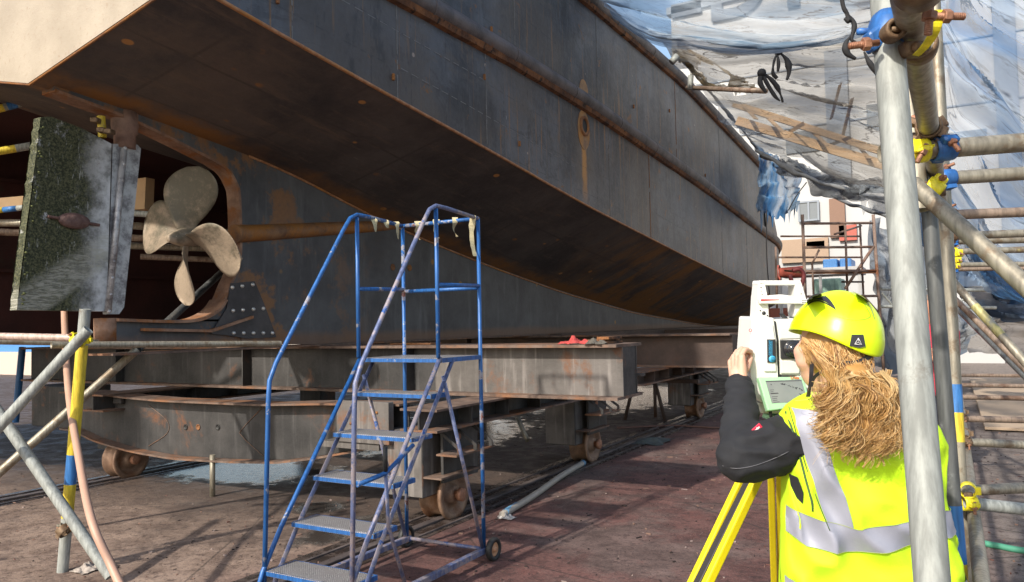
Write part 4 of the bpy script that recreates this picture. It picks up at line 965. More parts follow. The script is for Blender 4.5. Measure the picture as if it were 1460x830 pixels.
clamp(P2, W(1324, 272, 2.50), (0, 0, 1), (1, .2, -.8), RIGHT * -.01 + FWD * -.045, M_clyel, M_clamp)
for Dp, ypx, xpx in ((3.05, 717, 1381), (4.5, 630, 1376), (5.7, 597, 1372)):
    clamp(LL, W(xpx, ypx, Dp), RIGHT, (0, 1, 0), Vector((0, 0, .05)), M_clyel if ypx == 717 else M_clamp, M_clyel if ypx == 717 else M_clamp)
for y in (6.6, 7.4, 8.3): clamp(LG, Vector((.02, y, 2.08)), (0, 1, 0), (0, 0, 1), Vector((.05, 0, -.02)), M_clyel, M_clamp)

# left scaffold
ls = empty('scaffold', (-5.26, 3.07, 0), 'scaffold of crossing tubes with a yellow and blue banded pole at the left edge', 'scaffold', 'tube scaffolds')
fb = Vector((-5.26, 3.07, 0)); ft = W(121, 448, 5.2)
LP = tube_part(ls, 'scaffold_tube', fb, ft + (ft - fb) * .02, .036, M_galv, 'upright pole banded yellow and blue', 18)
for y0, y1, m_ in ((492, 655, M_yelp), (655, 700, M_bluep), (700, 738, M_yelp)):
    pass
def yb(pa, pb, y0, y1, mat, r, par):
    def fy(y):
        lo, hi = 0, 1
        for _ in range(40):
            m_ = (lo + hi) / 2; d = pa.lerp(pb, m_) - CAM; yy = CY + F * d.dot(DOWN) / d.dot(FWD)
            if yy < y: lo = m_
            else: hi = m_
        return pa.lerp(pb, lo)
    b = MB(); b.tube([fy(y0), fy(y1)], r + .001, 18, caps=False); b.build('paint_band', mat, par)
for y0, y1, m_ in ((492, 648, M_yelp), (648, 690, M_bluep), (690, 738, M_yelp)): yb(ft, fb, y0, y1, m_, .036, LP)
clamp(LP, W(95, 752, 5.15), fb - ft, (1, .3, -1), FWD * -.07 + RIGHT * .02, M_clamp, M_oldtube, .036)
clamp(LP, W(119, 484, 5.1), fb - ft, (1, .3, 1), FWD * -.07, M_clyel, M_clyel, .036)
for (xa, ya, Da, xb, yb_, Db, r, m_) in ((-30, 640, 4.9, 126, 470, 5.0, .034, M_galv), (-30, 548, 5.2, 158, 822, 4.9, .036, M_galv), (-30, 700, 5.8, 196, 498, 6.4, .034, M_oldtube), (196, 498, 6.4, 345, 362, 8.6, .034, M_darktube),
        (-30, 479, 5.4, 112, 482, 5.4, .026, M_pink), (73, 492, 5.2, 400, 490, 6.4, .024, M_oldtube), (-30, 486, 5.6, 140, 489, 6.0, .026, M_oldtube),
        (-20, 160, 7.0, 64, 138, 7.2, .034, M_galv), (-20, 219, 7.0, 56, 206, 7.2, .034, M_yelp), (-20, 318, 7.2, 60, 318, 7.2, .034, M_oldtube), (-20, 330, 7.4, 345, 346, 8.2, .034, M_brntube), (30, 345, 7.6, 345, 356, 8.4, .036, M_oldtube), (120, 300, 7.4, 218, 306, 7.4, .030, M_galv), (190, 322, 7.6, 345, 333, 8.0, .036, M_oldtube), (200, 366, 8.0, 340, 372, 8.4, .03, M_brntube),
        (144, 166, 6.2, 146, 196, 6.2, .032, M_yelp), (32, 495, 11, 22, 602, 11, .045, M_bluep), (44, 560, 11, 60, 500, 11, .02, M_oldtube)):
    o = tube_part(ls, 'scaffold_tube', W(xa, ya, Da), W(xb, yb_, Db), r, m_, None, 14)
    if (ya == 160): 
        a, c = W(xa, ya, Da), W(xb, yb_, Db)
        b = MB(); b.tube([a.lerp(c, .1), a.lerp(c, .30)], r + .001, 14, caps=False); b.build('paint_band', M_yelp, o)
        b = MB(); b.tube([a.lerp(c, .36), a.lerp(c, .52)], r + .001, 14, caps=False); b.build('paint_band', M_bluep, o)
    if ya == 219:
        a, c = W(xa, ya, Da), W(xb, yb_, Db); b = MB(); b.tube([a.lerp(c, .55), a.lerp(c, .98)], r + .001, 14, caps=False); b.build('paint_band', M_galv, o)
    if ya == 318:
        a, c = W(xa, ya, Da), W(xb, yb_, Db)
for x, y in ((137, 172), (146, 186), (156, 188)):
    b = MB(); b.obox(W(x, y, 6.15), RIGHT * .03, DOWN * .02, FWD * .04, bev=.006); b.build('clamp', M_clamp, ls)
b = MB(); a, c, d, e = W(-20, 287, 7.2), W(212, 255, 7.6), W(208, 300, 7.6), W(-20, 300, 7.2)
b.prism([W(-20, 284, 7.2), W(60, 277, 7.35), W(60, 290, 7.35), W(-20, 298, 7.2)], FWD * .3)
b.build('scaffold_board', M_timber, ls)
b = MB(); b.prism([W(193, 255, 7.5), W(208, 253, 7.5), W(206, 298, 7.5), W(191, 299, 7.5)], FWD * .12 + RIGHT * .03); b.build('scaffold_board', M_timber, ls)
for a_, c_, m_ in ((0, .35, M_yelp), (.35, .62, M_bluep), (.62, .8, M_galv), (.8, 1, M_bluep)):
    a, c = W(-20, 302, 7.1), W(52, 294, 7.1); b = MB(); b.tube([a.lerp(c, a_), a.lerp(c, c_)], .026, 12); b.build('banded_tube', m_, ls)
# hose hanging down
b = MB(); b.tube(crv([W(90, 360, 6.6), W(92, 460, 6.1), W(98, 560, 5.4), (W(112, 650, 4.9)), W(130, 740, 4.4), W(158, 805, 4.3), W(180, 850, 4.2), W(215, 905, 4.15)], 50), .0235, 14)
tag(b.build('hanging_hose', plain('pink_hose', (.46, .28, .20), .5, var=.15, sc=6)), 'pinkish hose hanging in front of the left scaffold poles', 'hose')

# ================================================================= NEIGHBOURING HULL (deep shade behind the rudder)
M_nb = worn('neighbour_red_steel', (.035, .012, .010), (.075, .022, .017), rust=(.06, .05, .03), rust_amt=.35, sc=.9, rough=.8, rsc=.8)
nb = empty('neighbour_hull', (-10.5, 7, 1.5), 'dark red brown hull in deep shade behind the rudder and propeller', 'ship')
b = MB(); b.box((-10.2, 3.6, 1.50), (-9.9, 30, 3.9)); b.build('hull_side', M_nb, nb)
b = MB(); b.box((-15, .2, 3.9), (-8.2, 30, 4.6)); b.box((-15, .2, 3.1), (-12, .6, 3.9)); b.build('unseen_shade_deck', M_nb, nb)  # unseen deck, added to keep the sun off this hull side
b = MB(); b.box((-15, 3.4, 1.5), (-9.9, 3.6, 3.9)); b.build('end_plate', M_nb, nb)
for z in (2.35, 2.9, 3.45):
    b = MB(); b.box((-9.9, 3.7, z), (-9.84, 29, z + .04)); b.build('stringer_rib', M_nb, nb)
#PART3
# ================================================================= NETTING
def sheet(name, rows, nu, nv, mat, label, fold=.08, ff=9, seed=0, group='debris netting hung over the scaffold', ang=0, skew=0, holes=(), thick=0, rag=0.0, cat='netting'):
    """rows: list of lists of (px, py, depth); interpolated both ways, folded for real"""
    pts = [[W(*p) for p in r] for r in rows]
    rr = [crv(r, nu) for r in pts]; cols = [crv([r[i] for r in rr], nv) for i in range(nu + 1)]
    b = MB(); uvl = b.b.loops.layers.uv.new('UVMap'); V = []; uvs = {}
    for i in range(nu + 1):
        col = []
        for j in range(nv + 1):
            p = cols[i][j]; u, v = i / nu, j / nv
            al_, ac_ = u * math.cos(ang) + v * math.sin(ang), -u * math.sin(ang) + v * math.cos(ang)
            q = Vector((al_ * 1.8 + seed, ac_ * ff + .6 * noise.noise(Vector((u * 2.5 + seed, v * 2, 1))), seed))
            n = noise.noise(q) + .5 * noise.noise(q * 2.3) ; n = (1 - abs(n) * 2.2)
            big = noise.noise(Vector((u * 3 + seed, v * 3, 5)))
            e = 1
            if rag and j == nv: p = p + DOWN * rag * (noise.noise(Vector((u * 18, seed, 2))) * 1.6)
            vv = b.b.verts.new(p - FWD * (n * fold * p_scale(p)) - FWD * big * fold * 1.6 * p_scale(p) - DOWN * n * fold * .35 * p_scale(p)); uvs[vv] = (u, v); col.append(vv)
        V.append(col)
    for i in range(nu):
        for j in range(nv):
            u, v = (i + .5) / nu, (j + .5) / nv
            if any(((u - a) / c) ** 2 + ((v - b_) / d) ** 2 < 1 + .6 * noise.noise(Vector((u * 25, v * 25, 3))) for a, b_, c, d in holes): continue
            f = b.b.faces.new([V[i][j], V[i + 1][j], V[i + 1][j + 1], V[i][j + 1]]); f.smooth = True
            for l in f.loops: l[uvl].uv = uvs[l.vert]
    bmesh.ops.delete(b.b, geom=[v for v in b.b.verts if not v.link_faces], context='VERTS')
    o = b.build(name, mat, norm=False); tag(o, label, cat, group); return o
def p_scale(p): return max(.6, (p - CAM).length / 8)
N_blue = net_mat('net_blue', (.33, .40, .48), (.08, .07, .07), .66, .9, 1.4, 9, .25, bands=(.20, .30, .42))
N_beige = net_mat('net_beige', (.30, .275, .235), (.09, .065, .045), .64, .9, 1.4, 12, .18, bands=(.22, .26, .31))
N_right = net_mat('net_right', (.30, .40, .54), (.05, .07, .10), .66, .9, 1.1, 11, .52, bands=(.09, .21, .42), ct=.03)
N_tan = net_mat('net_tan', (.36, .27, .15), (.10, .06, .03), .72, .85, 2, 6)
N_flap = net_mat('net_flap', (.22, .33, .46), (.05, .07, .10), .86, .95, 5, 1.5, bands=(.07, .22, .46))
N_dark = net_mat('net_dark', (.30, .33, .36), (.06, .06, .065), .60, .95, 2.5, 7)
N_sheet = net_mat('sheet_grey', (.28, .30, .32), (.10, .10, .11), .92, .95, 1.5, 3, .9, bands=(.20, .25, .32))
N_tarp = net_mat('tarp_blue', (.08, .12, .19), (.03, .04, .05), .94, 1, 1.5, 5, .2, bands=(.05, .10, .19))
sheet('debris_netting', [[(832, -70, 10.5), (940, -70, 9), (1060, -75, 8), (1170, -75, 7), (1262, -70, 6)],
                         [(850, -8, 10.6), (945, 0, 9.2), (1055, 5, 8.2), (1165, 0, 7.2), (1256, -6, 6.2)],
                         [(868, 18, 10.8), (945, 50, 9.4), (1050, 68, 8.3), (1160, 58, 7.3), (1248, 36, 6.4)],
                         [(884, 34, 10.9), (950, 66, 9.6), (1050, 80, 8.5), (1150, 70, 7.5), (1240, 48, 6.5)]], 90, 46, N_blue, 'pale blue netting bellying down from the top of the photo over the lettering', .07, 7, 1, ang=.25)
sheet('debris_netting', [[(925, 50, 11.2), (1000, 60, 10.4), (1090, 70, 9.6), (1180, 60, 8.8), (1275, 35, 8)],
                         [(985, 125, 12.5), (1030, 128, 11.4), (1100, 122, 10.2), (1180, 120, 9.2), (1278, 110, 8.4)],
                         [(1040, 180, 14.5), (1085, 185, 12.6), (1130, 180, 10.8), (1200, 188, 9.6), (1282, 190, 8.8)],
                         [(1082, 214, 17), (1120, 226, 13.5), (1165, 240, 11.4), (1215, 256, 10), (1285, 268, 9)]], 96, 60, N_beige, 'grey netting sheet with pale folds between hull and nearest upright', .10, 8, 5, ang=.18, holes=((.30, .36, .12, .055), (.05, .28, .08, .07)))
sheet('debris_netting', [[(962, 62, 11.5), (985, 72, 11.2), (1030, 105, 10.8), (1060, 118, 10.4)], [(975, 92, 11.6), (1000, 112, 11.2), (1035, 126, 10.9), (1070, 128, 10.5)], [(1000, 120, 11.8), (1020, 130, 11.4), (1050, 136, 11), (1085, 134, 10.6)]], 30, 14, N_tan, 'dirty tan netting corner crumpled beside the deck edge pipe', .08, 5, 9, rag=.1, holes=((.55, .35, .2, .25),))
sheet('debris_netting', [[(1076, 212, 18.2), (1094, 220, 18.2), (1112, 232, 17.6), (1140, 248, 16.5)], [(1080, 262, 18.4), (1100, 268, 18.4), (1120, 272, 17.8), (1140, 268, 16.8)], [(1077, 308, 18.5), (1098, 313, 18.5), (1118, 310, 17.9), (1136, 296, 17)]], 40, 30, N_flap, 'torn blue net flap hanging over the bow end of the rub rail', .08, 5, 13, rag=.5)
sheet('debris_netting', [[(1265, -80, 9), (1330, -80, 9), (1400, -80, 9), (1620, -80, 9)],
                         [(1270, 60, 9.2), (1335, 70, 9), (1410, 70, 8.8), (1620, 60, 8.6)],
                         [(1272, 180, 9.6), (1335, 200, 9.4), (1410, 215, 9.2), (1620, 235, 9)],
                         [(1278, 290, 10), (1340, 320, 9.8), (1410, 355, 9.6), (1620, 390, 9.4)],
                         [(1285, 340, 10.4), (1345, 392, 10.2), (1410, 430, 10), (1620, 470, 9.8)]], 90, 110, N_right, 'tall blue and white netting draped behind the right hand scaffold tubes', .16, 9, 21, ang=.52)
sheet('debris_netting', [[(1100, 232, 13), (1150, 250, 12), (1210, 258, 11), (1285, 262, 10)], [(1120, 240, 13), (1165, 266, 12), (1215, 276, 11), (1285, 284, 10)], [(1150, 250, 13), (1180, 280, 12), (1225, 298, 11), (1290, 312, 10)]], 60, 26, N_dark, 'dark gathered hem of netting sagging towards the nearest upright', .16, 7, 31, rag=.25)
b = MB()
for s_, pl in enumerate((((1078, 214), (1120, 238), (1175, 262), (1290, 290)), ((1085, 222), (1150, 246), (1210, 262), (1290, 268)), ((1170, 262), (1200, 286), (1240, 300), (1290, 316)), ((960, 70), (1010, 128), (1050, 176), (1080, 212)))):
    q = crv([W(x, y, 12.8 - i * .7 if s_ < 3 else 11.8 + i * 1.6) for i, (x, y) in enumerate(pl)], 40)
    q = [p + DOWN * .03 * noise.noise(p * 4) for p in q]; b.tube(q, [.030 * (1 + .8 * noise.noise(p * 3)) for p in q], 8)
tag(b.build('netting_hem', plain('hem_dark', (.17, .18, .19), .8, var=.6, sc=6, bump=.8, bd=.03)), 'rolled dark netting hems sagging from the bow to the scaffold', 'netting', kind='stuff')
sheet('plastic_sheeting', [[(1232, 320, 16), (1262, 318, 15.8), (1300, 330, 15.6), (1345, 345, 15.4)], [(1240, 420, 16), (1265, 425, 15.8), (1300, 425, 15.6), (1345, 430, 15.4)], [(1244, 515, 15.6), (1270, 535, 15.4), (1300, 528, 15.2), (1350, 515, 15)]], 40, 50, N_sheet, 'pale grey sheeting hanging beyond the helmet and upright', .12, 4, 41, ang=.9, group=None, cat='sheeting')
sheet('plastic_sheeting', [[(1345, 430, 15.5), (1375, 430, 15.4), (1400, 436, 15.3), (1425, 452, 15.2)], [(1350, 470, 15.5), (1370, 472, 15.4), (1388, 472, 15.3), (1408, 462, 15.2)], [(1352, 520, 15.4), (1362, 510, 15.3), (1372, 494, 15.2), (1388, 478, 15.1)]], 24, 24, N_sheet, 'pale blue grey sheet corner behind the red shirted worker', .12, 3, 47, group=None, cat='sheeting')
sheet('tarpaulin', [[(1350, 375, 13.2), (1390, 380, 13), (1430, 385, 12.8), (1520, 385, 12.6)], [(1358, 400, 13.2), (1392, 415, 13), (1430, 425, 12.8), (1520, 428, 12.6)], [(1368, 424, 13.3), (1400, 446, 13.1), (1440, 462, 12.9), (1530, 458, 12.7)]], 40, 30, N_tarp, 'dark blue tarpaulin sagging low at the right edge', .14, 3, 51, group=None, cat='tarpaulin')
sheet('plastic_sheeting', [[(1375, 418, 17), (1410, 420, 17), (1450, 422, 17), (1560, 422, 17)], [(1375, 455, 17), (1412, 458, 17), (1450, 455, 17), (1560, 455, 17)], [(1372, 508, 16.6), (1410, 506, 16.4), (1450, 506, 16.4), (1560, 508, 16.4)]], 40, 24, net_mat('sheet_dirty', (.20, .18, .165), (.07, .06, .055), .94, 1, 1.5, 3, .3, bands=(.26, .24, .23)), 'dirty grey brown sheeting closing the far end beyond the plywood flooring', .12, 4, 61, group=None, cat='sheeting')
# knotted black ties
M_tie = plain('black_tie', (.018, .018, .02), .8)
def tie(strands, D, label, r=.012):
    b = MB()
    for s_ in strands:
        q = crv([W(x, y, D) for x, y in s_], 16); b.tube(q, [r * (1 + .8 * noise.noise(p * 9)) * (1 - .5 * abs(i / 8 - 1)) for i, p in enumerate(q)], 6)
    b.ball(W(*strands[0][0], D), r * 1.8, sub=2); tag(b.build('net_tie', M_tie), label, 'tie', 'black ties knotted on the netting')
tie((((1110, 73), (1104, 86), (1102, 104), (1108, 112)), ((1110, 73), (1122, 86), (1125, 102), (1122, 114)), ((1108, 74), (1110, 90), (1109, 102))), 8.2, 'upper black tie looped below the lettered netting', .026)
tie((((1086, 104), (1084, 118), (1092, 132)), ((1086, 104), (1098, 112), (1108, 124), (1114, 138), (1116, 146)), ((1087, 104), (1092, 116), (1104, 136), (1112, 144))), 9.2, 'lower black tie spread like a bow under the first', .03)
tie((((1198, -20), (1202, 8), (1208, 20), (1214, 32)), ((1207, 20), (1216, 30), (1218, 40), (1214, 56), (1220, 60)), ((1206, 18), (1210, 30), (1204, 26)), ((1214, 50), (1206, 62), (1208, 76), (1220, 84)), ((1232, 74), (1240, 90), (1256, 112))), 3.4, 'black frayed tie hanging beside the blue clamp', .013)
b = MB(); b.tube([W(980, 125, 11.5), W(1092, 130, 9.6)], .034, 10); tag(b.build('loose_scaffold_tube', M_brntube), 'brown tube stuck out from the deck edge under the netting', 'tube')
b = MB(); b.tube([W(966, 80, 10.9), W(957, 89, 10.9)], .05, 10); tag(b.build('deck_fitting', M_galv), 'small pale tilted fitting on the deck edge pipe', 'fitting')
b = MB(); b.tube([W(985, 108, 11.3), W(984, 128, 11.3)], .04, 10); tag(b.build('deck_post', M_galv), 'short pale upright post at the hull end of the brown tube', 'fitting')

# ================================================================= BACKGROUND BUILDINGS
M_white = plain('white_cladding', (.46, .46, .455), .7, var=.06, sc=.4, bump=0)
M_pil = plain('grey_pilaster', (.26, .29, .33), .7, var=.1, sc=.5, bump=0)
M_let = plain('lettering', (.14, .16, .19), .7, bump=0)
M_glass = plain('window_glass', (.16, .18, .20), .15, bump=0)
shed = empty('white_factory', (0, 42, 0), 'large white factory wall with grey lettering behind the netting', 'building')
b = MB(); b.box((-13.1, 42, 0), (26, 60, 18.9)); b.build('wall', M_white, shed)
b = MB(); b.box((-13.3, 41.8, 18.9), (26.2, 60, 19.3)); b.build('roof_edge', M_pil, shed)
for x in (1186, 1428):
    a = PL(x - 10, 100, 'y', 41.9); c = PL(x + 22, 100, 'y', 41.9); b = MB(); b.box((a.x, 41.75, 0), (c.x, 41.99, 15.2 if x < 1300 else 18.8)); b.build('pilaster', M_pil, shed)
for x, y in ((1235, 150), (1120, 190), (1350, 190)):
    a = PL(x, y, 'y', 41.9); b = MB(); b.box((a.x, 41.9, a.z - 1.1), (a.x + 1.6, 41.99, a.z)); b.build('window', M_glass, shed)
b = MB()
for z in (4, 8, 11.5, 14.6): b.box((-13.1, 41.93, z), (26, 41.99, z + .07))
b.build('cladding_joint', M_pil, shed)
def text(body, origin, right, up, size, mat, parent, name='lettering', ext=.01, bold=0):
    cu = bpy.data.curves.new('t', 'FONT'); cu.body = body; cu.size = size; cu.extrude = ext; cu.offset = bold; cu.fill_mode = 'BOTH'
    o = bpy.data.objects.new('t', cu); COL.objects.link(o); me = evalmesh(o); bpy.data.curves.remove(cu)
    right, up = Vector(right).normalized(), Vector(up).normalized(); n = right.cross(up)
    M = Matrix((right, up, n)).transposed().to_4x4(); M.translation = Vector(origin); me.transform(M)
    return link(me, name, mat, parent)
a = PL(1008, 30, 'y', 41.8)
text('DYS', (a.x, 41.85, a.z), (1, 0, -.02), (0, 0, 1), 4.3, M_let, shed, 'shop_lettering', .05, .09)
a = PL(957, 26, 'y', 41.8); b = MB(); b.box((a.x, 41.8, a.z), (a.x + 1.7, 41.95, a.z + .75)); b.build('shop_lettering', M_let, shed)
# low building under the torn opening
lowb = empty('dock_office', (-4, 30, 0), 'pale low building with grey window and brown shutter seen below the torn netting', 'building')
b = MB(); b.box((-6.6, 30, 0), (1.5, 36, 6.6)); b.build('wall', M_white, lowb)
a, c = PL(1140, 290, 'y', 29.9), PL(1166, 312, 'y', 29.9); b = MB(); b.box((a.x, 29.9, c.z), (c.x, 29.99, a.z)); w_o = b.build('window', M_glass, lowb); b = MB(); b.box((a.x - .06, 29.86, c.z - .06), (a.x, 29.92, a.z + .06)); b.box((c.x, 29.86, c.z - .06), (c.x + .06, 29.92, a.z + .06)); b.box((a.x, 29.86, a.z), (c.x, 29.92, a.z + .06)); b.box((a.x, 29.84, c.z - .06), (c.x, 29.92, c.z)); b.box(((a.x + c.x) / 2 - .03, 29.86, c.z), ((a.x + c.x) / 2 + .03, 29.89, a.z)); b.build('frame', M_pil, w_o)
M_brn = plain('brown_panel', (.22, .13, .09), .7, bump=0); M_redp = plain('red_panel', (.42, .10, .07), .6, bump=0); M_blup = plain('blue_box', (.07, .22, .50), .5, bump=0)
for (x0, y0, x1, y1, m_, nm) in ((1182, 284, 1206, 338, M_brn, 'shutter'), (1114, 343, 1182, 372, plain('tan_panel', (.38, .27, .19), .8, bump=0), 'panel'), (1196, 322, 1222, 342, M_redp, 'panel'), (1150, 345, 1176, 352, M_pil, 'panel')):
    a, c = PL(x0, y0, 'y', 29.9), PL(x1, y1, 'y', 29.9); b = MB(); b.box((a.x, 29.85, c.z), (c.x, 29.99, a.z)); b.build(nm, m_, lowb)
def crate(x0, y0, x1, y1, D, mat, label, cat='crate'):
    a, c = PL(x0, y0, 'y', D), PL(x1, y1, 'y', D); e = empty('crate' if cat == 'crate' else 'container', ((a.x + c.x) / 2, D + .4, c.z), label, cat)
    b = MB(); b.box((a.x, D, c.z), (c.x, D + .9, a.z), bev=.02); b.build('body', mat, e)
    b = MB(); n = 5
    for k in range(1, n): x = a.x + (c.x - a.x) * k / n; b.box((x - .012, D - .015, c.z + .03), (x + .012, D - .001, a.z - .03))
    b.build('ribs', mat, e)
crate(1173, 370, 1194, 384, 18.6, M_blup, 'left blue crate on the shelf behind the brown tower'); crate(1197, 369, 1214, 384, 18.6, M_blup, 'right blue crate on the shelf behind the brown tower')
st = empty('storage_rack', PL(1180, 470, 'y', 18.5), 'low white rack carrying blue crates beyond the brown tower', 'rack')
a, c = PL(1108, 385, 'y', 18.5), PL(1228, 389, 'y', 18.5)
b = MB(); b.box((a.x, 18.5, c.z), (c.x, 19.6, a.z)); b.build('shelf', M_white, st)
for x in (a.x + .02, c.x - .08, (a.x + c.x) / 2):
    b = MB(); b.box((x, 18.55, 0), (x + .06, 18.61, c.z - .001)); b.build('leg', M_white, st)
crate(1160, 398, 1200, 428, 20.5, plain('green_box', (.20, .32, .27), .6, bump=0), 'grey green skip on the ground behind the tower', 'container')
crate(1085, 440, 1160, 462, 21.0, plain('red_box', (.36, .12, .08), .6, bump=0), 'low red container seen through the instrument handle', 'container')
b = MB(); p = PL(1130, 388, 'y', 16.5); b.lathe(p, (1, 0, 0), [(-.25, 0), (-.25, .10), (.2, .12), (.25, .08), (.25, 0)], 18); b.lathe(p + Vector((-.25, 0, 0)), (1, 0, 0), [(-.05, .16), (0, .16)], 18)
tag(b.build('red_float', M_redp), 'small red drum lying on the platform of the brown tower', 'drum')
# left distance
bc = empty('shipping_container', W(10, 560, 34), 'blue container far off at the left edge of the photo', 'container')
c0 = W(5, 500, 30); b = MB(); b.box((c0.x - 6, c0.y + 1, .9), (c0.x + 2.4, c0.y + 3, 3.4)); b.build('body', M_blup, bc); b = MB(); b.box((c0.x - 6, c0.y + .6, 0), (c0.x + 2.4, c0.y + 3.2, .899)); b.build('plinth', plain('pale_wall', (.55, .45, .38), .8), bc)
wl = empty('dock_wall', (-40, 40, 0), 'long pale dock wall in the far background', 'wall')
b = MB(); b.box((-60, 46, 0), (-13.4, 47, 5.5)); b.build('wall_face', plain('dock_wall_mat', (.45, .40, .36), .8, sc=.6), wl); b = MB(); b.box((-60, 45.9, 5.5), (-13.4, 47.1, 5.8)); b.build('coping', M_pil, wl)
# ply sheet staging beyond the worker, timber guard rail behind netting
b = MB(); a, c = PL(1352, 505, 'z', .30), PL(1500, 530, 'z', .30)
b.box((.35, 12.5, .02), (9, 22, .06), bev=.005)
tag(b.build('plywood_flooring', plain('ply_pale', (.40, .30, .21), .8, var=.25, sc=1.5)), 'pale plywood flooring laid beyond the scaffold at the right edge', 'flooring')
tg = empty('timber_guard', W(1150, 300, 14), 'orange timber lattice guard rail seen through the grey netting', 'guard rail')
for (xa, ya, xb, yb_, w) in ((1045, 148, 1275, 222, .06), (1050, 172, 1275, 240, .08), (1060, 150, 1078, 170, .035), (1090, 163, 1120, 192, .035), (1120, 192, 1146, 176, .035), (1146, 176, 1180, 208, .035), (1180, 208, 1212, 196, .035), (1212, 196, 1240, 226, .035), (1185, 170, 1198, 120, .03), (1200, 200, 1215, 140, .03)):
    a, c = W(xa, ya, 14), W(xb, yb_, 13); t = (c - a).normalized(); u = t.cross(FWD).normalized(); b = MB(); b.obox((a + c) / 2, t * (c - a).length / 2, u * w, FWD * .02); b.build('timber_rail', M_timber2, tg) if 'M_timber2' in globals() else b.build('timber_rail', M_timber, tg)
a = W(1292, 232, 13); b = MB(); b.box((a.x - .03, a.y + .05, 0), (a.x + .03, a.y + .15, a.z)); b.build('post', M_timber, tg)

# brown access tower
tw = empty('access_tower', W(1180, 570, 14), 'rusty brown access tower with a mesh platform beyond the helmet', 'tower scaffold')
M_twr = worn('tower_rust', (.13, .085, .065), (.24, .17, .135), rust_amt=.45, sc=6, rough=.8)
def tp(pts, r=.022, nm='tower_tube'):
    b = MB(); b.tube(pts, r, 8); b.build(nm, M_twr, tw)
D0, D1 = 13.2, 14.6
for x0, x1, D in ((1144, 1149, D0), (1245, 1254, D0), (1205, 1209, D0 + .4), (1226, 1232, D1)):
    a = W(x0, 306 if D == D0 else 320, D); c = W(x1, 440, D); t = c - a; tp([a, c + t * ((0 - c.z) / t.z)], .026 if D == D0 else .02, 'tower_post')
for y, xa, xb in ((319, 1144, 1247), (353, 1146, 1249), (387, 1146, 1252), (423, 1148, 1254)): tp([W(xa, y, D0), W(xb, y - 1, D0)])
for y, xa, xb in ((337, 1113, 1228), (367, 1110, 1230), (402, 1200, 1232)): tp([W(xa, y, D1), W(xb, y, D1)], .018)
tp([W(1190, 334, D0), W(1228, 322, D1)], .018); tp([W(1245, 352, D0), W(1205, 412, D0)], .026); tp([W(1168, 356, D0), W(1158, 376, D0), W(1160, 420, D0)], .018); tp([W(1230, 420, D0), W(1252, 445, D0)], .016); tp([W(1106, 352, D1), W(1108, 440, D1)], .022)
a, c, d, e = W(1118, 394, D1), W(1250, 387, D0), W(1252, 391, D0), W(1120, 397, D1)
b = MB(); b.hexa([W(1146, 391, D0), W(1251, 390, D0), W(1234, 386, D1), W(1118, 387, D1), W(1146, 388, D0), W(1251, 387, D0), W(1234, 384, D1), W(1118, 385, D1)]); b.build('mesh_platform', M_rustdk, tw)
b = MB(); q = [W(1126, 392, 13), W(1130, 404, 13), W(1136, 412, 13), W(1142, 408, 13), W(1146, 392, 13), W(1140, 384, 13), W(1130, 386, 13)]; b.tube(crv(q, 40), .035, 8); tag(b.build('red_hose', M_redp2) if 'M_redp2' in globals() else b.build('red_hose', plain('dark_red_hose', (.16, .03, .03), .6)), 'dark red hose looped over the edge of the tower platform', 'hose')
# ropes hanging by the bow
for i, (x0, y0, x1, y1) in enumerate(((1093, 300, 1097, 420), (1150, 250, 1152, 236), (1124, 300, 1150, 260))):
    if i == 1: continue
    b = MB(); b.tube(crv([W(x0, y0, 16.5), W((x0 + x1) / 2 - 2, (y0 + y1) / 2, 16.5), W(x1, y1, 16.5)], 12), .012, 6); tag(b.build('hanging_rope', M_tie), ('thin black rope hanging down beside the bow', '', 'thin black rope slanting up behind the blue flap')[i], 'rope')
#PART4
# ================================================================= TOTAL STATION ON ITS TRIPOD
TD = 2.42
def q(px, py, dd=0): return W(px, py, TD + dd)
g = G('instrument_white'); M_ts = g.set(col=(.80, .79, .75), rough=.38); g.set(coat=.2)
g = G('instrument_cream'); M_ts2 = g.set(col=(.72, .72, .66), rough=.45)
M_gap = plain('dark_gap', (.03, .03, .035), .5, bump=0)
g = G('lens_glass'); M_lens = g.set(col=(.02, .02, .025), rough=.08, spec=.8)
ts = empty('total_station', q(1110, 600), 'white survey instrument with green framed screen on the yellow tripod', 'survey instrument')
def pris(px, d0, d1, mat, name, bev=.003, seg=2, parent=None):
    b = MB(); a = [q(x, y, d0) for x, y in px]; c = [q(x, y, d0) + FWD * (d1 - d0) for x, y in px]
    va = [b.b.verts.new(p) for p in a]; vc = [b.b.verts.new(p) for p in c]; n = len(va)
    b.b.faces.new(va); b.b.faces.new(vc[::-1])
    for i in range(n): b.b.faces.new([va[i], vc[i], vc[(i + 1) % n], va[(i + 1) % n]])
    if bev: bmesh.ops.bevel(b.b, geom=list(b.b.edges), offset=bev, segments=seg, affect='EDGES', profile=.5)
    return b.build(name, mat, parent or ts)
body = pris([(1073, 453), (1104, 453), (1107, 486), (1109, 536), (1110, 574), (1084, 574), (1072, 560), (1069, 520)], -.045, .10, M_ts, 'side_housing', .006, 3)
pris([(1087, 462), (1102, 462), (1105, 486), (1107, 530), (1090, 530), (1088, 500)], -.052, -.040, M_ts, 'side_panel', .003, 2)
pris([(1136, 453), (1152, 453), (1158, 500), (1158, 574), (1134, 574)], -.03, .10, M_ts, 'side_housing', .006, 3)
pris([(1078, 574), (1152, 574), (1146, 590), (1086, 590)], -.02, .12, M_ts2, 'base_housing', .006, 2)
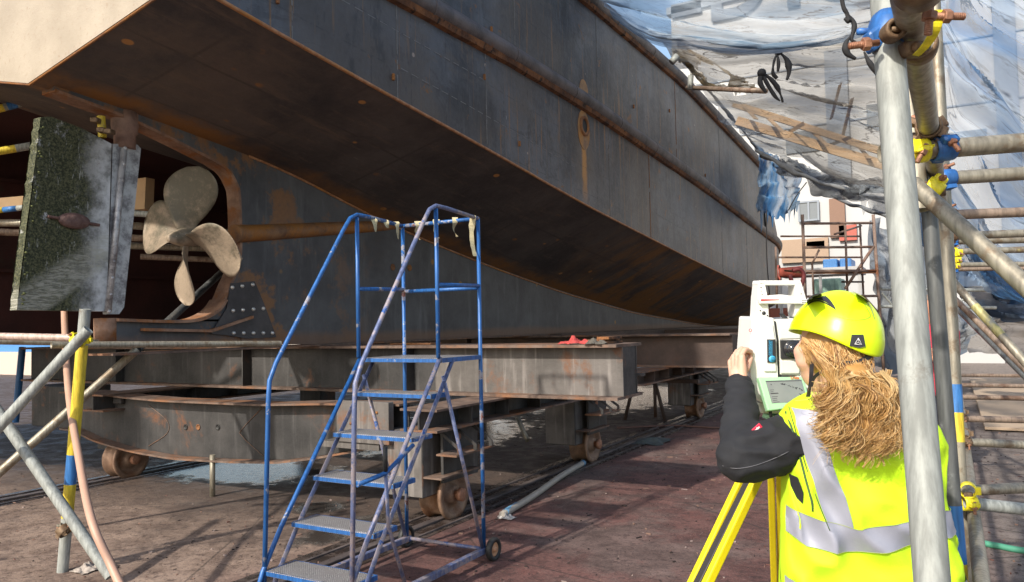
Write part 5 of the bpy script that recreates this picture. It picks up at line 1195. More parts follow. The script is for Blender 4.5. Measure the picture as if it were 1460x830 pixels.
# telescope between the arms
tel = pris([(1104.5, 456), (1132, 454), (1142, 466), (1142, 535), (1110, 535), (1108, 486)], -.035, .09, M_ts, 'telescope', .005, 3)
pris([(1112, 467), (1141, 466), (1141, 483), (1112, 484)], -.038, -.030, M_ts2, 'telescope_panel', .002, 1, tel)
pris([(1112, 514), (1141, 514), (1140, 533), (1114, 533)], -.040, -.030, M_ts2, 'telescope_panel', .003, 2, tel)
pris([(1104, 458), (1106, 458), (1110, 486), (1111.5, 536), (1109.5, 536), (1107.5, 486)], -.038, -.034, M_gap, 'shadow_gap', 0, 1, tel)
ey = pris([(1113, 485), (1141, 485), (1141, 512), (1114, 512)], -.043, -.034, M_gap, 'eyepiece_plate', .002, 2, tel)
b = MB(); c = q(1130, 498, -.043)
b.lathe(c, -FWD, [(-.002, .029), (.004, .029), (.006, .025), (.006, .023), (.016, .022), (.018, .018), (.018, .014), (.030, .013), (.032, .010), (.026, .009), (.026, 0)], 36); b.build('eyepiece', M_lens, ey)
pris([(1113, 447), (1117, 447), (1125, 454.5), (1119, 454.5)], -.03, -.01, M_gap, 'sight_slot', .001, 1, tel)
# black strip with name and logo
lb = pris([(1094, 484), (1106, 484), (1106.5, 517), (1094.5, 517)], -.0555, -.0515, M_gap, 'name_strip', 0, 1)
M_cy = plain('cyan_print', (.05, .40, .72), .5, bump=0)
text('GEOSIGHT', q(1099.4, 507, -.0565), -DOWN, -RIGHT, .0098, M_cy, lb, 'printed_name', .0002, .00005)
b = MB(); c = q(1101, 512, -.0563); b.lathe(c, -FWD, [(0, .0105), (.0006, .0105), (.0006, 0)], 24); b.build('printed_disc', M_cy, lb)
b = MB(); a, c = q(1100.6, 486, -.0563), q(1100.6, 508, -.0563); b.obox((a + c) / 2, (c - a) / 2, RIGHT * .0006, FWD * .0003); b.build('printed_line', M_cy, lb)
b = MB(); c = q(1102, 512, -.0571)
for k in range(3): b.obox(c + DOWN * (.004 * (k - 1)), RIGHT * .006, DOWN * .0006, FWD * .0002)
b.build('disc_stripes', M_gap, lb)
# carrying handle
pris([(1078, 453), (1097, 453), (1096, 434), (1092.5, 424), (1091, 402), (1082, 401), (1080, 424)], -.035, .03, M_ts, 'handle_post', .004, 2)
pris([(1134, 453), (1151, 453), (1153, 436), (1143, 402), (1134, 402), (1133, 434)], -.035, .03, M_ts, 'handle_post', .004, 2)
pris([(1082, 400), (1142, 400), (1144, 407), (1081, 407)], -.035, .03, M_ts, 'handle_top', .004, 2)
hb = pris([(1082, 425), (1100, 421), (1114, 420), (1130, 422), (1152, 427), (1153, 434), (1083, 433.5)], -.052, -.030, M_ts, 'handle_grip', .004, 3)
pris([(1085, 426.6), (1111, 427), (1111, 427.6), (1085, 429.2)], -.0535, -.0515, plain('red_print', (.55, .03, .05), .5, bump=0), 'red_flash', 0, 1, hb)
for x in (1144, 1147, 1150):
    for y in (427.5, 430.5): pris([(x, y), (x + 1.8, y), (x + 1.8, y + 1), (x, y + 1)], -.0532, -.0515, M_gap, 'printed_mark', 0, 1, hb)
for x, y, r in ((1089, 446.5, .006), (1084, 443, .0022), (1094, 450, .0022), (1086.5, 420, .0018), (1142, 419, .0018), (1085, 410, .002), (1085, 415, .0015)):
    b = MB(); b.lathe(q(x, y, -.0355), -FWD, [(-.002, r), (.001, r), (.001, 0)], 16); b.build('port', M_gap, ts)
b = MB(); b.lathe(q(1070, 471, -.046), -FWD, [(0, .005), (.0006, .005), (.0006, .0035), (0, .0035)], 16); b.build('red_ring_print', bpy.data.materials['red_print'], ts)
b = MB(); b.lathe(q(1073, 508, .01), -RIGHT, [(-.01, 0), (-.01, .012), (.012, .012), (.014, .010), (.014, 0)], 20); b.build('drive_knob', M_gap, ts)
# green framed screen, lower edge nearer
fr = [(q(1081, 537.5, -.085)), q(1146, 537, -.075), q(1157, 578, -.115), q(1095, 586, -.125)]
def quadpanel(cs, th, mat, name, parent, bev=0, inset=None):
    n = (cs[1] - cs[0]).cross(cs[3] - cs[0]).normalized()
    if n.dot(FWD) < 0: n = -n
    b = MB(); b.prism(cs, n * th)
    if bev: bmesh.ops.bevel(b.b, geom=list(b.b.edges), offset=bev, segments=3, affect='EDGES', profile=.5)
    return b.build(name, mat, parent), n
M_green = plain('mint_plastic', (.36, .66, .38), .45, var=.05, bump=0)
scr, n_ = quadpanel(fr, .022, M_green, 'screen_frame', ts, .004)
def fq(u, v, o=0):
    a = fr[0].lerp(fr[1], u); c = fr[3].lerp(fr[2], u); return a.lerp(c, v) - n_ * o
g = G('lcd'); uvx = g.noise(g.P, 20, 2); M_lcd = g.set(col=g.mix(uvx, (.16, .18, .18), (.24, .26, .25)), rough=.18); M_lcd.node_tree.nodes['Principled BSDF'].inputs['Emission Color'].default_value = (.25, .29, .28, 1); M_lcd.node_tree.nodes['Principled BSDF'].inputs['Emission Strength'].default_value = .12
dp, _ = quadpanel([fq(.13, .12, .0012), fq(.93, .10, .0012), fq(.93, .86, .0012), fq(.13, .80, .0012)], .001, M_lcd, 'display', scr)
b = MB(); r = random.Random(11)
def mark(u, v, w, h): a, c, d, e = fq(u, v, .0016), fq(u + w, v, .0016), fq(u + w, v + h, .0016), fq(u, v + h, .0016); b.poly([a, c, d, e])
for k in range(60):
    t = r.random(); mark(.42 + .45 * t, .22 + .22 * t + r.uniform(-.05, .03), r.uniform(.008, .025), r.uniform(.012, .03))
for k in range(70):
    t = r.random(); mark(.42 + .45 * t, .40 + .26 * t + r.uniform(-.05, .06), r.uniform(.008, .025), r.uniform(.012, .03))
mark(.16, .50, .24, .03)
for k in range(7): mark(.17, .40 + .055 * k + (.04 if k > 2 else 0), r.uniform(.06, .14), .014)
mark(.22, .22, .02, .04); mark(.30, .22, .02, .04); mark(.13, .135, .79, .022)
b.build('screen_print', M_gap, dp, norm=False)
text('Leica', fq(.70, .085, .0022), fr[1] - fr[0], fr[0] - fr[3], .0125, plain('orange_print', (.62, .14, .04), .5, bump=0), scr, 'printed_name', .0003, .0004)
b = MB(); b.lathe(q(1112, 590, .04), DOWN, [(0, .05), (.012, .055), (.014, .042), (.045, .042), (.047, .065), (.062, .065), (.064, 0)], 28); b.build('tribrach', M_green, ts)
b = MB(); b.tube(crv([q(1098, 586, -.11), q(1100, 596, -.10), q(1106, 602, -.06), q(1112, 606, -.01)], 12), .005, 8); b.build('stylus_cord', M_black, ts)
# tripod
g = G('tripod_yellow'); M_try = g.set(col=g.mix(g.noise(g.P, 8, 6, .7), (.72, .56, .01), (.84, .70, .015)), rough=.4)
M_trw = plain('tripod_wood_dark', (.035, .03, .03), .5)
tri = empty('tripod', (q(1112, 620, .04).x, q(1112, 620, .04).y, 0), 'yellow surveying tripod standing in front of the woman in the vest', 'tripod')
hd = q(1112, 619, .04)
b = MB(); b.lathe(hd, (0, 0, 1), [(-.03, 0), (-.03, .06), (-.02, .085), (.0, .085), (.0, 0)], 32); b.build('tripod_head', M_try, tri)
feet = [PL(755, 1340, 'z', 0), PL(1116, 990, 'z', 0), W(1500, 1100, 2.6)]; feet[2].z = 0
fh = Vector((hd.x, hd.y, 0))
feet[2] = fh + (RIGHT * .62 + FWD * .22); feet[2].z = 0
for k, ft_ in enumerate(feet):
    dirn = (ft_ - fh).normalized(); top = hd + dirn * .06 - Vector((0, 0, .03)); t = (ft_ - top); L = t.length; t.normalize(); sd = t.cross(dirn).normalized(); nn = t.cross(sd).normalized()
    lg = empty('leg', top); lg.parent = tri; lg.location = top - tri.location
    for s_ in (-1, 1):
        b = MB(); a = top + sd * s_ * .030; c = top + t * (L * .62) + sd * s_ * .025
        b.obox((a + c) / 2, (c - a) / 2, sd * .0115, nn * .014, bev=.004, seg=2); b.build('leg_rail', M_try, lg)
    b = MB(); a = top + t * .12; c = ft_ + Vector((0, 0, .05)) - t * .0
    b.obox((a + c) / 2 + nn * .003, (c - a) / 2, sd * .013, nn * .010, bev=.002); b.build('inner_leg', M_trw if k == 0 else M_try, lg)
    b = MB(); p = top + t * (L * .60); b.obox(p, t * .035, sd * .052, nn * .018, bev=.005, seg=2); b.build('leg_clamp', M_try, lg)
    b = MB(); p = top + t * (L * .50) - FWD * .02; b.obox(p + sd * .018, t * .028, sd * .010, nn * .014, bev=.004); b.build('clamp_screw', M_galv, lg)
    b = MB(); b.lathe(ft_ + Vector((0, 0, .001)), -t, [(0, 0), (.06, .014), (.12, .02), (.12, 0)], 14); b.build('spike_foot', M_galv, lg)

# ================================================================= WOMAN IN THE VEST
g = G('skin'); n1 = g.noise(g.P, 40, 5, .6); g.set(sss=.08); M_skin = g.set(col=g.mix(n1, (.60, .33, .23), (.72, .43, .32)), rough=.5)
g = G('jacket_cloth'); n1 = g.noise(g.P, 5, 4, .6); n2 = g.noise(g.P, 220, 2, .5); g.bump(n2, .25, .002); M_jack = g.set(col=g.mix(n1, (.009, .0095, .012), (.019, .020, .024)), rough=.85)
g = G('vest_cloth'); n1 = g.noise(g.P, 6, 3, .5); n2 = g.noise(g.P, 300, 2, .5); g.bump(g.math('ADD', n2, g.math('MULTIPLY', n1, 3)), .2, .004); M_vest = g.set(col=g.mix(n1, (.50, .78, .010), (.58, .87, .018)), rough=.75); M_vest.node_tree.nodes['Principled BSDF'].inputs['Emission Strength'].default_value = 0
g = G('reflective_tape'); n1 = g.noise(g.P, 7, 5, .6); n2 = g.noise(g.P, 500, 2, .5); g.bump(n1, .25, .01); M_tape2 = g.set(col=g.mix(g.math('ADD', g.math('MULTIPLY', n1, .7), g.math('MULTIPLY', n2, .3)), (.24, .25, .31), (.36, .37, .44)), rough=.5, metal=.1)
wm = empty('person', (W(1230, 800, 2.12).x, W(1230, 800, 2.12).y, 0), 'woman in yellow helmet and yellow reflective vest with curly blond hair at the instrument', 'person')
WD = 2.12
foot0 = Vector((wm.location.x, wm.location.y, 0))
def w_(px, py, dd=0): return W(px, py, WD + dd)
Fc = (FWD * .9 - RIGHT * .436).normalized(); Sd = (-RIGHT * .9 - FWD * .436).normalized()      # face direction; her left side
hc_ = w_(1186, 500)
# ---- body
b = MB(); UPv = -DOWN
b.ball(hc_ + UPv * .012, 1, (.092, .074, .105), 3, mat=Matrix((Fc, Sd, UPv)).transposed())
b.ball(hc_ - UPv * .055 + Fc * .035, 1, (.062, .055, .062), 3, mat=Matrix((Fc, Sd, UPv)).transposed())
b.cap(hc_ - UPv * .05 - Fc * .015, w_(1205, 585), .052, .058)
nose = hc_ - UPv * .01 + Fc * .098; b.cap(nose + UPv * .02 - Fc * .01, nose - UPv * .018 + Fc * .012, .010, .014)
b.ball(hc_ - UPv * .055 + Fc * .088, 1, (.012, .024, .010), 2, mat=Matrix((Fc, Sd, UPv)).transposed())
for s_ in (-1, 1): b.ball(hc_ - UPv * .005 + Sd * s_ * .074 - Fc * .01, 1, (.018, .010, .030), 2, mat=Matrix((Fc, Sd, UPv)).transposed())
b.ball(hc_ - UPv * .005 + Sd * .052 + Fc * .055, .026, sub=2); b.ball(hc_ - UPv * .03 + Sd * .045 + Fc * .05, .03, sub=2)
# trunk and limbs under the clothes
b.cap(w_(1210, 610), w_(1225, 720), .10, .105); b.cap(w_(1160, 620), w_(1285, 630), .062, .062); b.cap(w_(1225, 720), w_(1232, 850), .10, .12)
ls_, le_, lw_ = w_(1136, 626, .01), w_(1058, 652, -.03), W(1054, 548, 2.33)
rs_, re_, rw_ = w_(1306, 634, .01), w_(1305, 735, .13), W(1192, 640, 2.36)
for a, c, d in ((ls_, le_, lw_), (rs_, re_, rw_)): b.cap(a, c, .048, .040); b.cap(c, d, .040, .026)
hipL, hipR = foot0 - RIGHT * .09 + Vector((0, 0, .86)), foot0 + RIGHT * .09 + Vector((0, 0, .86))
kn = [(h + FWD * .03) - Vector((0, 0, .42)) for h in (hipL, hipR)]; an = [Vector((h.x, h.y, .09)) + RIGHT * s_ * .03 for h, s_ in ((hipL, -1), (hipR, 1))]
for h, k_, a in zip((hipL, hipR), kn, an): b.cap(h, k_, .08, .055); b.cap(k_, a, .055, .038)
me1 = remesh(b, .008, 5)
# ---- hands with five fingers each
def hand(wr, kn_c, across, palmn, fingers, thumb):
    b = MB(); b.cap(wr, wr.lerp(kn_c, .4), .024, .028)
    for k in range(4): f = (k - 1.5) * .0185; b.cap(wr.lerp(kn_c, .25) + across * f * .7, kn_c + across * f, .016, .0115)
    for k, pts in enumerate(fingers + [thumb]):
        rr = .0088 if k < 4 else .0105
        if k == 3: rr = .0076
        for i, (a, c) in enumerate(zip(pts, pts[1:])): b.cap(a, c, rr * (1 - .06 * i), rr * (1 - .06 * (i + 1)))
    return remesh(b, .0026, 3)
HX_ = lambda x, y, d: W(x, y, 2.33 + d)
kc = HX_(1050, 513, .02)
fg = [[HX_(1056, 508, .0), HX_(1062, 499, .01), HX_(1070, 501, .035), HX_(1071, 508, .055)],
      [HX_(1051, 507, .02), HX_(1057, 497.5, .035), HX_(1067, 499, .06), HX_(1070, 507, .075)],
      [HX_(1046, 510, .035), HX_(1051, 501, .055), HX_(1061, 502, .08), HX_(1067, 510, .09)],
      [HX_(1042, 515, .045), HX_(1046, 507, .068), HX_(1055, 507, .092), HX_(1061, 514, .10)]]
thb = [HX_(1056, 537, .0), HX_(1064, 527, .005), HX_(1067.5, 518, .02), HX_(1070, 511, .035)]
me2 = hand(lw_, kc, (HX_(1057, 510, .0) - HX_(1043, 516, .045)).normalized(), FWD, fg, thb)
rk = W(1172, 612, 2.36); R2 = lambda x, y, d: W(x, y, 2.36 + d)
fg2 = [[R2(1172 - k * 5, 612 + k * 3, -.01 + .01 * k), R2(1163 - k * 5, 603 + k * 3, -.012 + .01 * k), R2(1155 - k * 4, 598 + k * 4, -.01 + .01 * k), R2(1149 - k * 3, 596 + k * 5, 0 + .01 * k)] for k in range(4)]
me3 = hand(rw_, rk, RIGHT, FWD, fg2, [R2(1190, 628, -.02), R2(1180, 612, -.035), R2(1172, 602, -.04), R2(1164, 596, -.035)])
bmj = bmesh.new()
for me in (me1, me2, me3): bmj.from_mesh(me)
mej = bpy.data.meshes.new('body'); bmj.to_mesh(mej); bmj.free(); link(mej, 'body', M_skin, wm, True)
# eyes and lips
for s_ in (-1, 1):
    b = MB(); b.ball(hc_ + UPv * .008 + Sd * s_ * .032 + Fc * .078, .012, sub=2); e_ = b.build('eye', plain('eye_white', (.75, .72, .7), .2, bump=0), wm)
    b = MB(); b.ball(hc_ + UPv * .008 + Sd * s_ * .032 + Fc * .0865, .0055, sub=2); b.build('iris', M_gap, e_)
# ---- jacket
def wr_(amp, sc):
    return lambda co: amp * (1 - abs(noise.noise(co * sc)) * 2.5) + amp * .5 * noise.noise(co * sc * 2.3)
b = MB()
b.cap(ls_, ls_.lerp(le_, .5), .078, .074); b.cap(ls_.lerp(le_, .5), le_, .074, .066); b.cap(le_, le_.lerp(lw_, .5), .063, .050); b.cap(le_.lerp(lw_, .5), lw_.lerp(le_, .02), .050, .036)
elL = remesh(b, .006, 5, fn=lambda co: .0075 * (1 - abs(noise.noise(Vector((co.x * 9, co.y * 9, co.z * 24)))) * 3) + .003 * noise.noise(co * 40)); link(elL, 'jacket_sleeve', M_jack, wm, True)
b = MB(); b.lathe(lw_, (lw_ - le_), [(-.03, .037), (-.028, .041), (.004, .0395), (.008, .036), (.006, .031), (-.02, .03)], 32); b.build('jacket_cuff', M_jack, wm)
b = MB(); b.cap(rs_, re_, .068, .058); b.cap(re_, rw_, .056, .037); link(remesh(b, .007, 5, fn=wr_(.004, 17)), 'jacket_sleeve', M_jack, wm, True)
b = MB(); b.cap(w_(1175, 640), w_(1195, 720), .095, .10); b.cap(w_(1205, 600), w_(1270, 640), .08, .085); b.cap(w_(1145, 630, .01), w_(1180, 640), .072, .08); b.cap(w_(1230, 720), w_(1235, 830), .11, .115)
link(remesh(b, .009, 5), 'jacket_body', M_jack, wm, True)
b = MB(); c = w_(1199, 572)
b.lathe(c, (w_(1186, 520) - w_(1210, 600)), [(-.04, .085), (-.01, .072), (.025, .064), (.05, .066), (.052, .060), (.02, .055), (-.02, .06)], 36); b.build('jacket_collar', M_jack, wm)
# sleeve seam and small red sewn badge
def on_mesh(me, o, d):
    from mathutils.bvhtree import BVHTree
    bv = BVHTree.FromPolygons([v.co for v in me.vertices], [p.vertices for p in me.polygons]); h = bv.ray_cast(o, d); return h[0]
offw = wloc(wm)
pts = []
for x, y in ((1018, 646), (1030, 664), (1050, 668), (1075, 664), (1098, 656), (1116, 648), (1124, 644)):
    h = on_mesh(elL, CAM - offw, ray(x, y).normalized())
    if h: pts.append(h + offw - FWD * .001)
if len(pts) > 3: b = MB(); b.tube(crv(pts, 30), .0013, 5); b.build('sleeve_seam', plain('seam_grey', (.10, .10, .11), .8), wm)
h = on_mesh(elL, CAM - offw, ray(1079, 611).normalized())
if h:
    h = h + offw; b = MB(); b.obox(h - FWD * .002, (RIGHT * .011 - DOWN * .010), (RIGHT * .005 + DOWN * .006), FWD * .002, bev=.002); bd = b.build('sleeve_badge', plain('badge_red', (.60, .02, .06), .7), wm)
    b = MB(); b.obox(h - FWD * .0045, (RIGHT * .006 - DOWN * .0054), (RIGHT * .0012 + DOWN * .0014), FWD * .0004); b.obox(h - FWD * .0045 + RIGHT * .001, (RIGHT * .0014 - DOWN * .0012), (RIGHT * .0028 + DOWN * .0032), FWD * .0003); b.build('badge_mark', plain('badge_white', (.75, .72, .7), .7), bd)
# ---- vest: a closed garment built ring by ring
VR = [(556, 1196, 30, .060), (562, 1198, 46, .068), (570, 1202, 66, .080), (580, 1210, 88, .094), (592, 1217, 104, .106), (606, 1222, 111, .114), (630, 1228, 114, .120), (660, 1227, 111, .124), (700, 1226, 109, .126), (740, 1230, 115, .130), (780, 1236, 121, .134), (830, 1241, 126, .138), (880, 1244, 130, .140), (930, 1246, 134, .140)]
def vtab(y, k): return interp([(r[0], r[k]) for r in VR], y)
def vest_pt(a, y, off=0):     # a: angle, 0 = towards the camera, + to the right
    cx, hw, hd = vtab(y, 1), vtab(y, 2), vtab(y, 3)
    e = .82; sa, ca = math.sin(a), math.cos(a); sx = math.copysign(abs(sa) ** e, sa); cz_ = math.copysign(abs(ca) ** e, ca)
    base = w_(cx + hw * sx * (1 + off * 4), y); n = noise.noise(Vector((a * 1.6, y * .012, 3))); n2 = noise.noise(Vector((a * 2.5 + y * .02, y * .006, 8)))
    f = (1 - abs(noise.noise(Vector((a * 2.2 - y * .013, y * .010 + a, 1)))) * 3) * .016 * min(1, max(0, (y - 600) / 60))
    return base - FWD * (cz_ * (hd + n * .006 + off) + f + n2 * .008)
b = MB(); NA = 96; ysr = [556 + i * 4 for i in range(94)]; rings = []
for y in ysr: rings.append([b.b.verts.new(vest_pt(2 * math.pi * k / NA - math.pi, y)) for k in range(NA)])
for i in range(len(rings) - 1):
    for k in range(NA):
        f = b.b.faces.new([rings[i][k], rings[i][(k + 1) % NA], rings[i + 1][(k + 1) % NA], rings[i + 1][k]]); f.smooth = True
vest = b.build('vest', M_vest, wm)
def px2a(px, y):
    cx, hw = vtab(y, 1), vtab(y, 2); s = max(-.995, min(.995, (px - cx) / hw)); return math.asin(math.copysign(abs(s) ** (1 / .82), s))
def vstrip(top, bot, n, name, mat, m=6, off=.0028, parent=None):    # px polylines
    tp_ = [interp(top, top[0][0] + (top[-1][0] - top[0][0]) * i / n) for i in range(n + 1)]
    b = MB(); g_ = []
    for i in range(n + 1):
        x = top[0][0] + (top[-1][0] - top[0][0]) * i / n; ya, yb_ = interp(top, x), interp(bot, x)
        g_.append([b.b.verts.new(vest_pt(px2a(x, ya + (yb_ - ya) * j / m), ya + (yb_ - ya) * j / m, off)) for j in range(m + 1)])
    for a, c in zip(g_, g_[1:]):
        for j in range(m): f = b.b.faces.new([a[j], c[j], c[j + 1], a[j + 1]]); f.smooth = True
    return b.build(name, mat, parent or vest)
def vstrap(L_, R2_, n, name, mat, m=8, off=.0040):   # vertical: x as function of y
    y0, y1 = L_[0][0], L_[-1][0]; b = MB(); g_ = []
    for i in range(n + 1):
        y = y0 + (y1 - y0) * i / n; xa, xb = interp(L_, y), interp(R2_, y)
        g_.append([b.b.verts.new(vest_pt(px2a(xa + (xb - xa) * j / m, y), y, off)) for j in range(m + 1)])
    for a, c in zip(g_, g_[1:]):
        for j in range(m): f = b.b.faces.new([a[j], c[j], c[j + 1], a[j + 1]]); f.smooth = True
    return b.build(name, mat, vest)
vstrap([(579, 1125), (600, 1124), (650, 1136), (700, 1149), (738, 1159)], [(579, 1152), (600, 1153), (650, 1164), (700, 1179), (738, 1188)], 30, 'reflective_strap', M_tape2)
vstrap([(585, 1275), (640, 1284), (738, 1283)], [(585, 1300), (640, 1312), (738, 1311)], 24, 'reflective_strap', M_tape2)
vstrip([(1112, 714), (1135, 722), (1190, 733), (1250, 723), (1305, 712), (1338, 716)], [(1112, 748), (1135, 764), (1190, 767), (1250, 758), (1305, 746), (1338, 750)], 60, 'reflective_band', M_tape2, off=.004)
for tb in (([(1112, 714), (1135, 722), (1190, 733), (1250, 723), (1305, 712), (1338, 716)]), ([(1112, 748), (1135, 764), (1190, 767), (1250, 758), (1305, 746), (1338, 750)])):
    b = MB(); b.tube([vest_pt(px2a(1112 + i * 226 / 60, interp(tb, 1112 + i * 226 / 60)), interp(tb, 1112 + i * 226 / 60), .0048) for i in range(61)], .0007, 4); b.build('stitching', plain('stitch_grey', (.35, .42, .12), .8), vest)
vstrip([(1113, 814), (1150, 824), (1200, 832), (1280, 822), (1370, 804)], [(1113, 848), (1150, 858), (1200, 866), (1280, 858), (1370, 838)], 60, 'reflective_band', M_tape2, off=.004)
g = plain('vest_piping', (.05, .10, .03), .7)
for L_ in ([(579, 1123), (600, 1122), (650, 1134), (700, 1147), (736, 1157)],):
    b = MB(); b.tube(crv([vest_pt(px2a(x, y), y, .0050) for y, x in L_], 30), .0012, 5); b.build('vest_piping', g, vest)
b = MB(); b.tube(crv([vest_pt(px2a(x, y), y, .001) for y, x in ((586, 1117), (606, 1119), (640, 1127), (670, 1131), (700, 1137), (714, 1139))], 30), .0030, 6); b.build('armhole_piping', g, vest)
# dark opening of the arm hole below the sleeve
b = MB(); pl_ = [vest_pt(px2a(x, y), y, .003) for x, y in ((1118, 670), (1125, 672), (1131, 692), (1131, 708), (1126, 702), (1120, 686))]
b.poly(pl_); b.build('armhole_gap', M_jack, vest, norm=False)
# ---- trousers and boots
b = MB()
for h, k_, a in zip((hipL, hipR), kn, an): b.cap(h, k_, .105, .075); b.cap(k_, a, .075, .065)
b.cap(hipL, hipR, .115, .115)
link(remesh(b, .012, 5, fn=wr_(.006, 8)), 'trousers', plain('work_trousers', (.03, .035, .05), .85), wm, True)
for a, s_ in zip(an, (-1, 1)):
    b = MB(); b.cap(Vector((a.x, a.y, .10)), Vector((a.x, a.y, .05)), .055, .05); b.cap(Vector((a.x, a.y, .045)) - FWD * .04, Vector((a.x, a.y, .042)) + FWD * .17, .045, .040)
    me = remesh(b, .008, 3)
    for v in me.vertices: v.co.z = max(.002, v.co.z)
    link(me, 'boot', plain('boot_leather', (.05, .035, .03), .6), wm, True)
# ---- helmet
hm_c = w_(1192, 479, -.005); hu = (-DOWN + RIGHT * .20).normalized(); hf = (Fc - hu * Fc.dot(hu)).normalized(); hs_ = hu.cross(hf).normalized()
HA, HB, HC = .127, .109, .122
def hpt(phi, th, off=0):    # phi 0 = front, th from the crown
    x, y, z = math.sin(th) * math.cos(phi), math.sin(th) * math.sin(phi), math.cos(th)
    r = 1 + off
    r += .035 * math.exp(-(y / .30) ** 4) * max(0, 1 - th / 1.45) ** .5 * (1 if z > 0 else 0)      # crest panel
    r += .02 * max(0, (th - 1.38) / .2)                                                           # flared rim
    if x > 0: x = x * (1 + .06 * max(0, th - 1.2))
    zz = z if th < 1.571 else z
    return hm_c + hf * (x * HA * r) + hs_ * (y * HB * r) + hu * (zz * HC * r)
M_helm = G('helmet_shell'); n_h = M_helm.noise(M_helm.P, 5, 3); M_helm = M_helm.set(col=M_helm.mix(n_h, (.66, .90, .005), (.72, .94, .01)), rough=.32, coat=.3)
b = MB(); NP_, NT = 96, 40; rg = []
THM = lambda phi: 1.60 + .20 * max(0, math.cos(phi)) ** 2 * .4 + .26 * max(0, -math.cos(phi)) ** 2
for j in range(1, NT + 1): rg.append([b.b.verts.new(hpt(2 * math.pi * k / NP_, THM(2 * math.pi * k / NP_) * j / NT)) for k in range(NP_)])
for j in range(12): rg.append([b.b.verts.new(hpt(2 * math.pi * k / NP_, THM(2 * math.pi * k / NP_) * (1 - j / 24), -.045)) for k in range(NP_)])
tv = b.b.verts.new(hpt(0, 0))
for k in range(NP_): f = b.b.faces.new([tv, rg[0][k], rg[0][(k + 1) % NP_]]); f.smooth = True
for a, c in zip(rg, rg[1:]):
    for k in range(NP_): f = b.b.faces.new([a[k], c[k], c[(k + 1) % NP_], a[(k + 1) % NP_]]); f.smooth = True
helm = b.build('helmet', M_helm, wm)
from mathutils.bvhtree import BVHTree
_me = helm.data; _bv = BVHTree.FromPolygons([v.co for v in _me.vertices], [p.vertices for p in _me.polygons])
def hs(px, py, off=.001):
    h = _bv.ray_cast(CAM - offw, ray(px, py).normalized())
    return (h[0] + offw + (-FWD) * off) if h[0] else w_(px, py, -.11)
def hstrip(mid, wid, name, mat, n=20, off=.0012):
    ps = crv([Vector((x, y, 0)) for x, y in mid], n); b = MB(); g_ = []
    for i, p in enumerate(ps):
        t = (ps[min(i + 1, n)] - ps[max(i - 1, 0)]).normalized(); nn = Vector((-t.y, t.x, 0)); w = wid * math.sin(math.pi * min(1, max(.06, i / n)) ) ** .7 + .3
        if i == 0 or i == n: w = .3
        g_.append([b.b.verts.new(hs(*(p + nn * (w * s_)).xy, off)) for s_ in (-1, -.5, 0, .5, 1)])
    for a, c in zip(g_, g_[1:]):
        for j in range(4): b.b.faces.new([a[j], c[j], c[j + 1], a[j + 1]])
    return b.build(name, mat, helm, norm=False)
hstrip([(1150, 432), (1158, 425), (1168, 423), (1179, 428), (1191, 440)], 4.0, 'vent_opening', M_gap)
hstrip([(1146, 440), (1156, 431), (1168, 429), (1180, 434), (1194, 443)], .7, 'vent_lip', M_black)
hstrip([(1216, 416), (1230, 424), (1240, 436), (1247, 456)], 1.0, 'shell_groove', plain('groove_grey', (.32, .38, .10), .5), off=.0016)
hstrip([(1212, 418), (1226, 427), (1236, 440), (1240, 452), (1222, 456), (1196, 452), (1180, 448)], .5, 'shell_groove', plain('groove_green', (.35, .50, .01), .5), off=.0014)
b = MB(); po = [(1214, 477), (1230, 477), (1233, 494), (1224, 496), (1211, 493)]; b.prism([hs(x, y, .0045) for x, y in po], FWD * .006); bg_ = b.build('badge', M_gap, helm)
b = MB(); tri_ = [hs(x, y, .0058) for x, y in ((1222.5, 482), (1227.5, 491.5), (1217, 490.5))]; cen = (tri_[0] + tri_[1] + tri_[2]) / 3
for k in range(3):
    a, c = tri_[k], tri_[(k + 1) % 3]; b.tube([a, c], .0007, 5); b.tube([cen, a], .0006, 5)
b.build('badge_mark', plain('badge_silver', (.7, .7, .7), .4), bg_)
# inner harness and straps
def ribbon(pts, w, name, mat, n=24, wdir=None):
    ps = crv(pts, n); b = MB(); g_ = []
    for i, p in enumerate(ps):
        t = (ps[min(i + 1, n)] - ps[max(i - 1, 0)]).normalized(); u = t.cross(FWD).normalized() if wdir is None else wdir
        g_.append([b.b.verts.new(p - u * w), b.b.verts.new(p + u * w), b.b.verts.new(p + u * w + FWD * .0015), b.b.verts.new(p - u * w + FWD * .0015)])
    for a, c in zip(g_, g_[1:]):
        for k in range(4): b.b.faces.new([a[k], c[k], c[(k + 1) % 4], a[(k + 1) % 4]])
    return b.build(name, mat, wm)
ribbon([w_(1182, 508, -.10), w_(1204, 518, -.118), w_(1225, 516, -.118), w_(1243, 506, -.11)], .0065, 'harness_strap', M_gap)
ribbon([w_(1158, 516, -.055), w_(1157, 530, -.068), w_(1156, 548, -.06), w_(1152, 566, -.045)], .0055, 'chin_strap', M_gap)
ribbon([w_(1190, 524, -.110), w_(1172, 530, -.092), w_(1160, 540, -.070), w_(1156, 556, -.058)], .0045, 'chin_strap', M_gap)
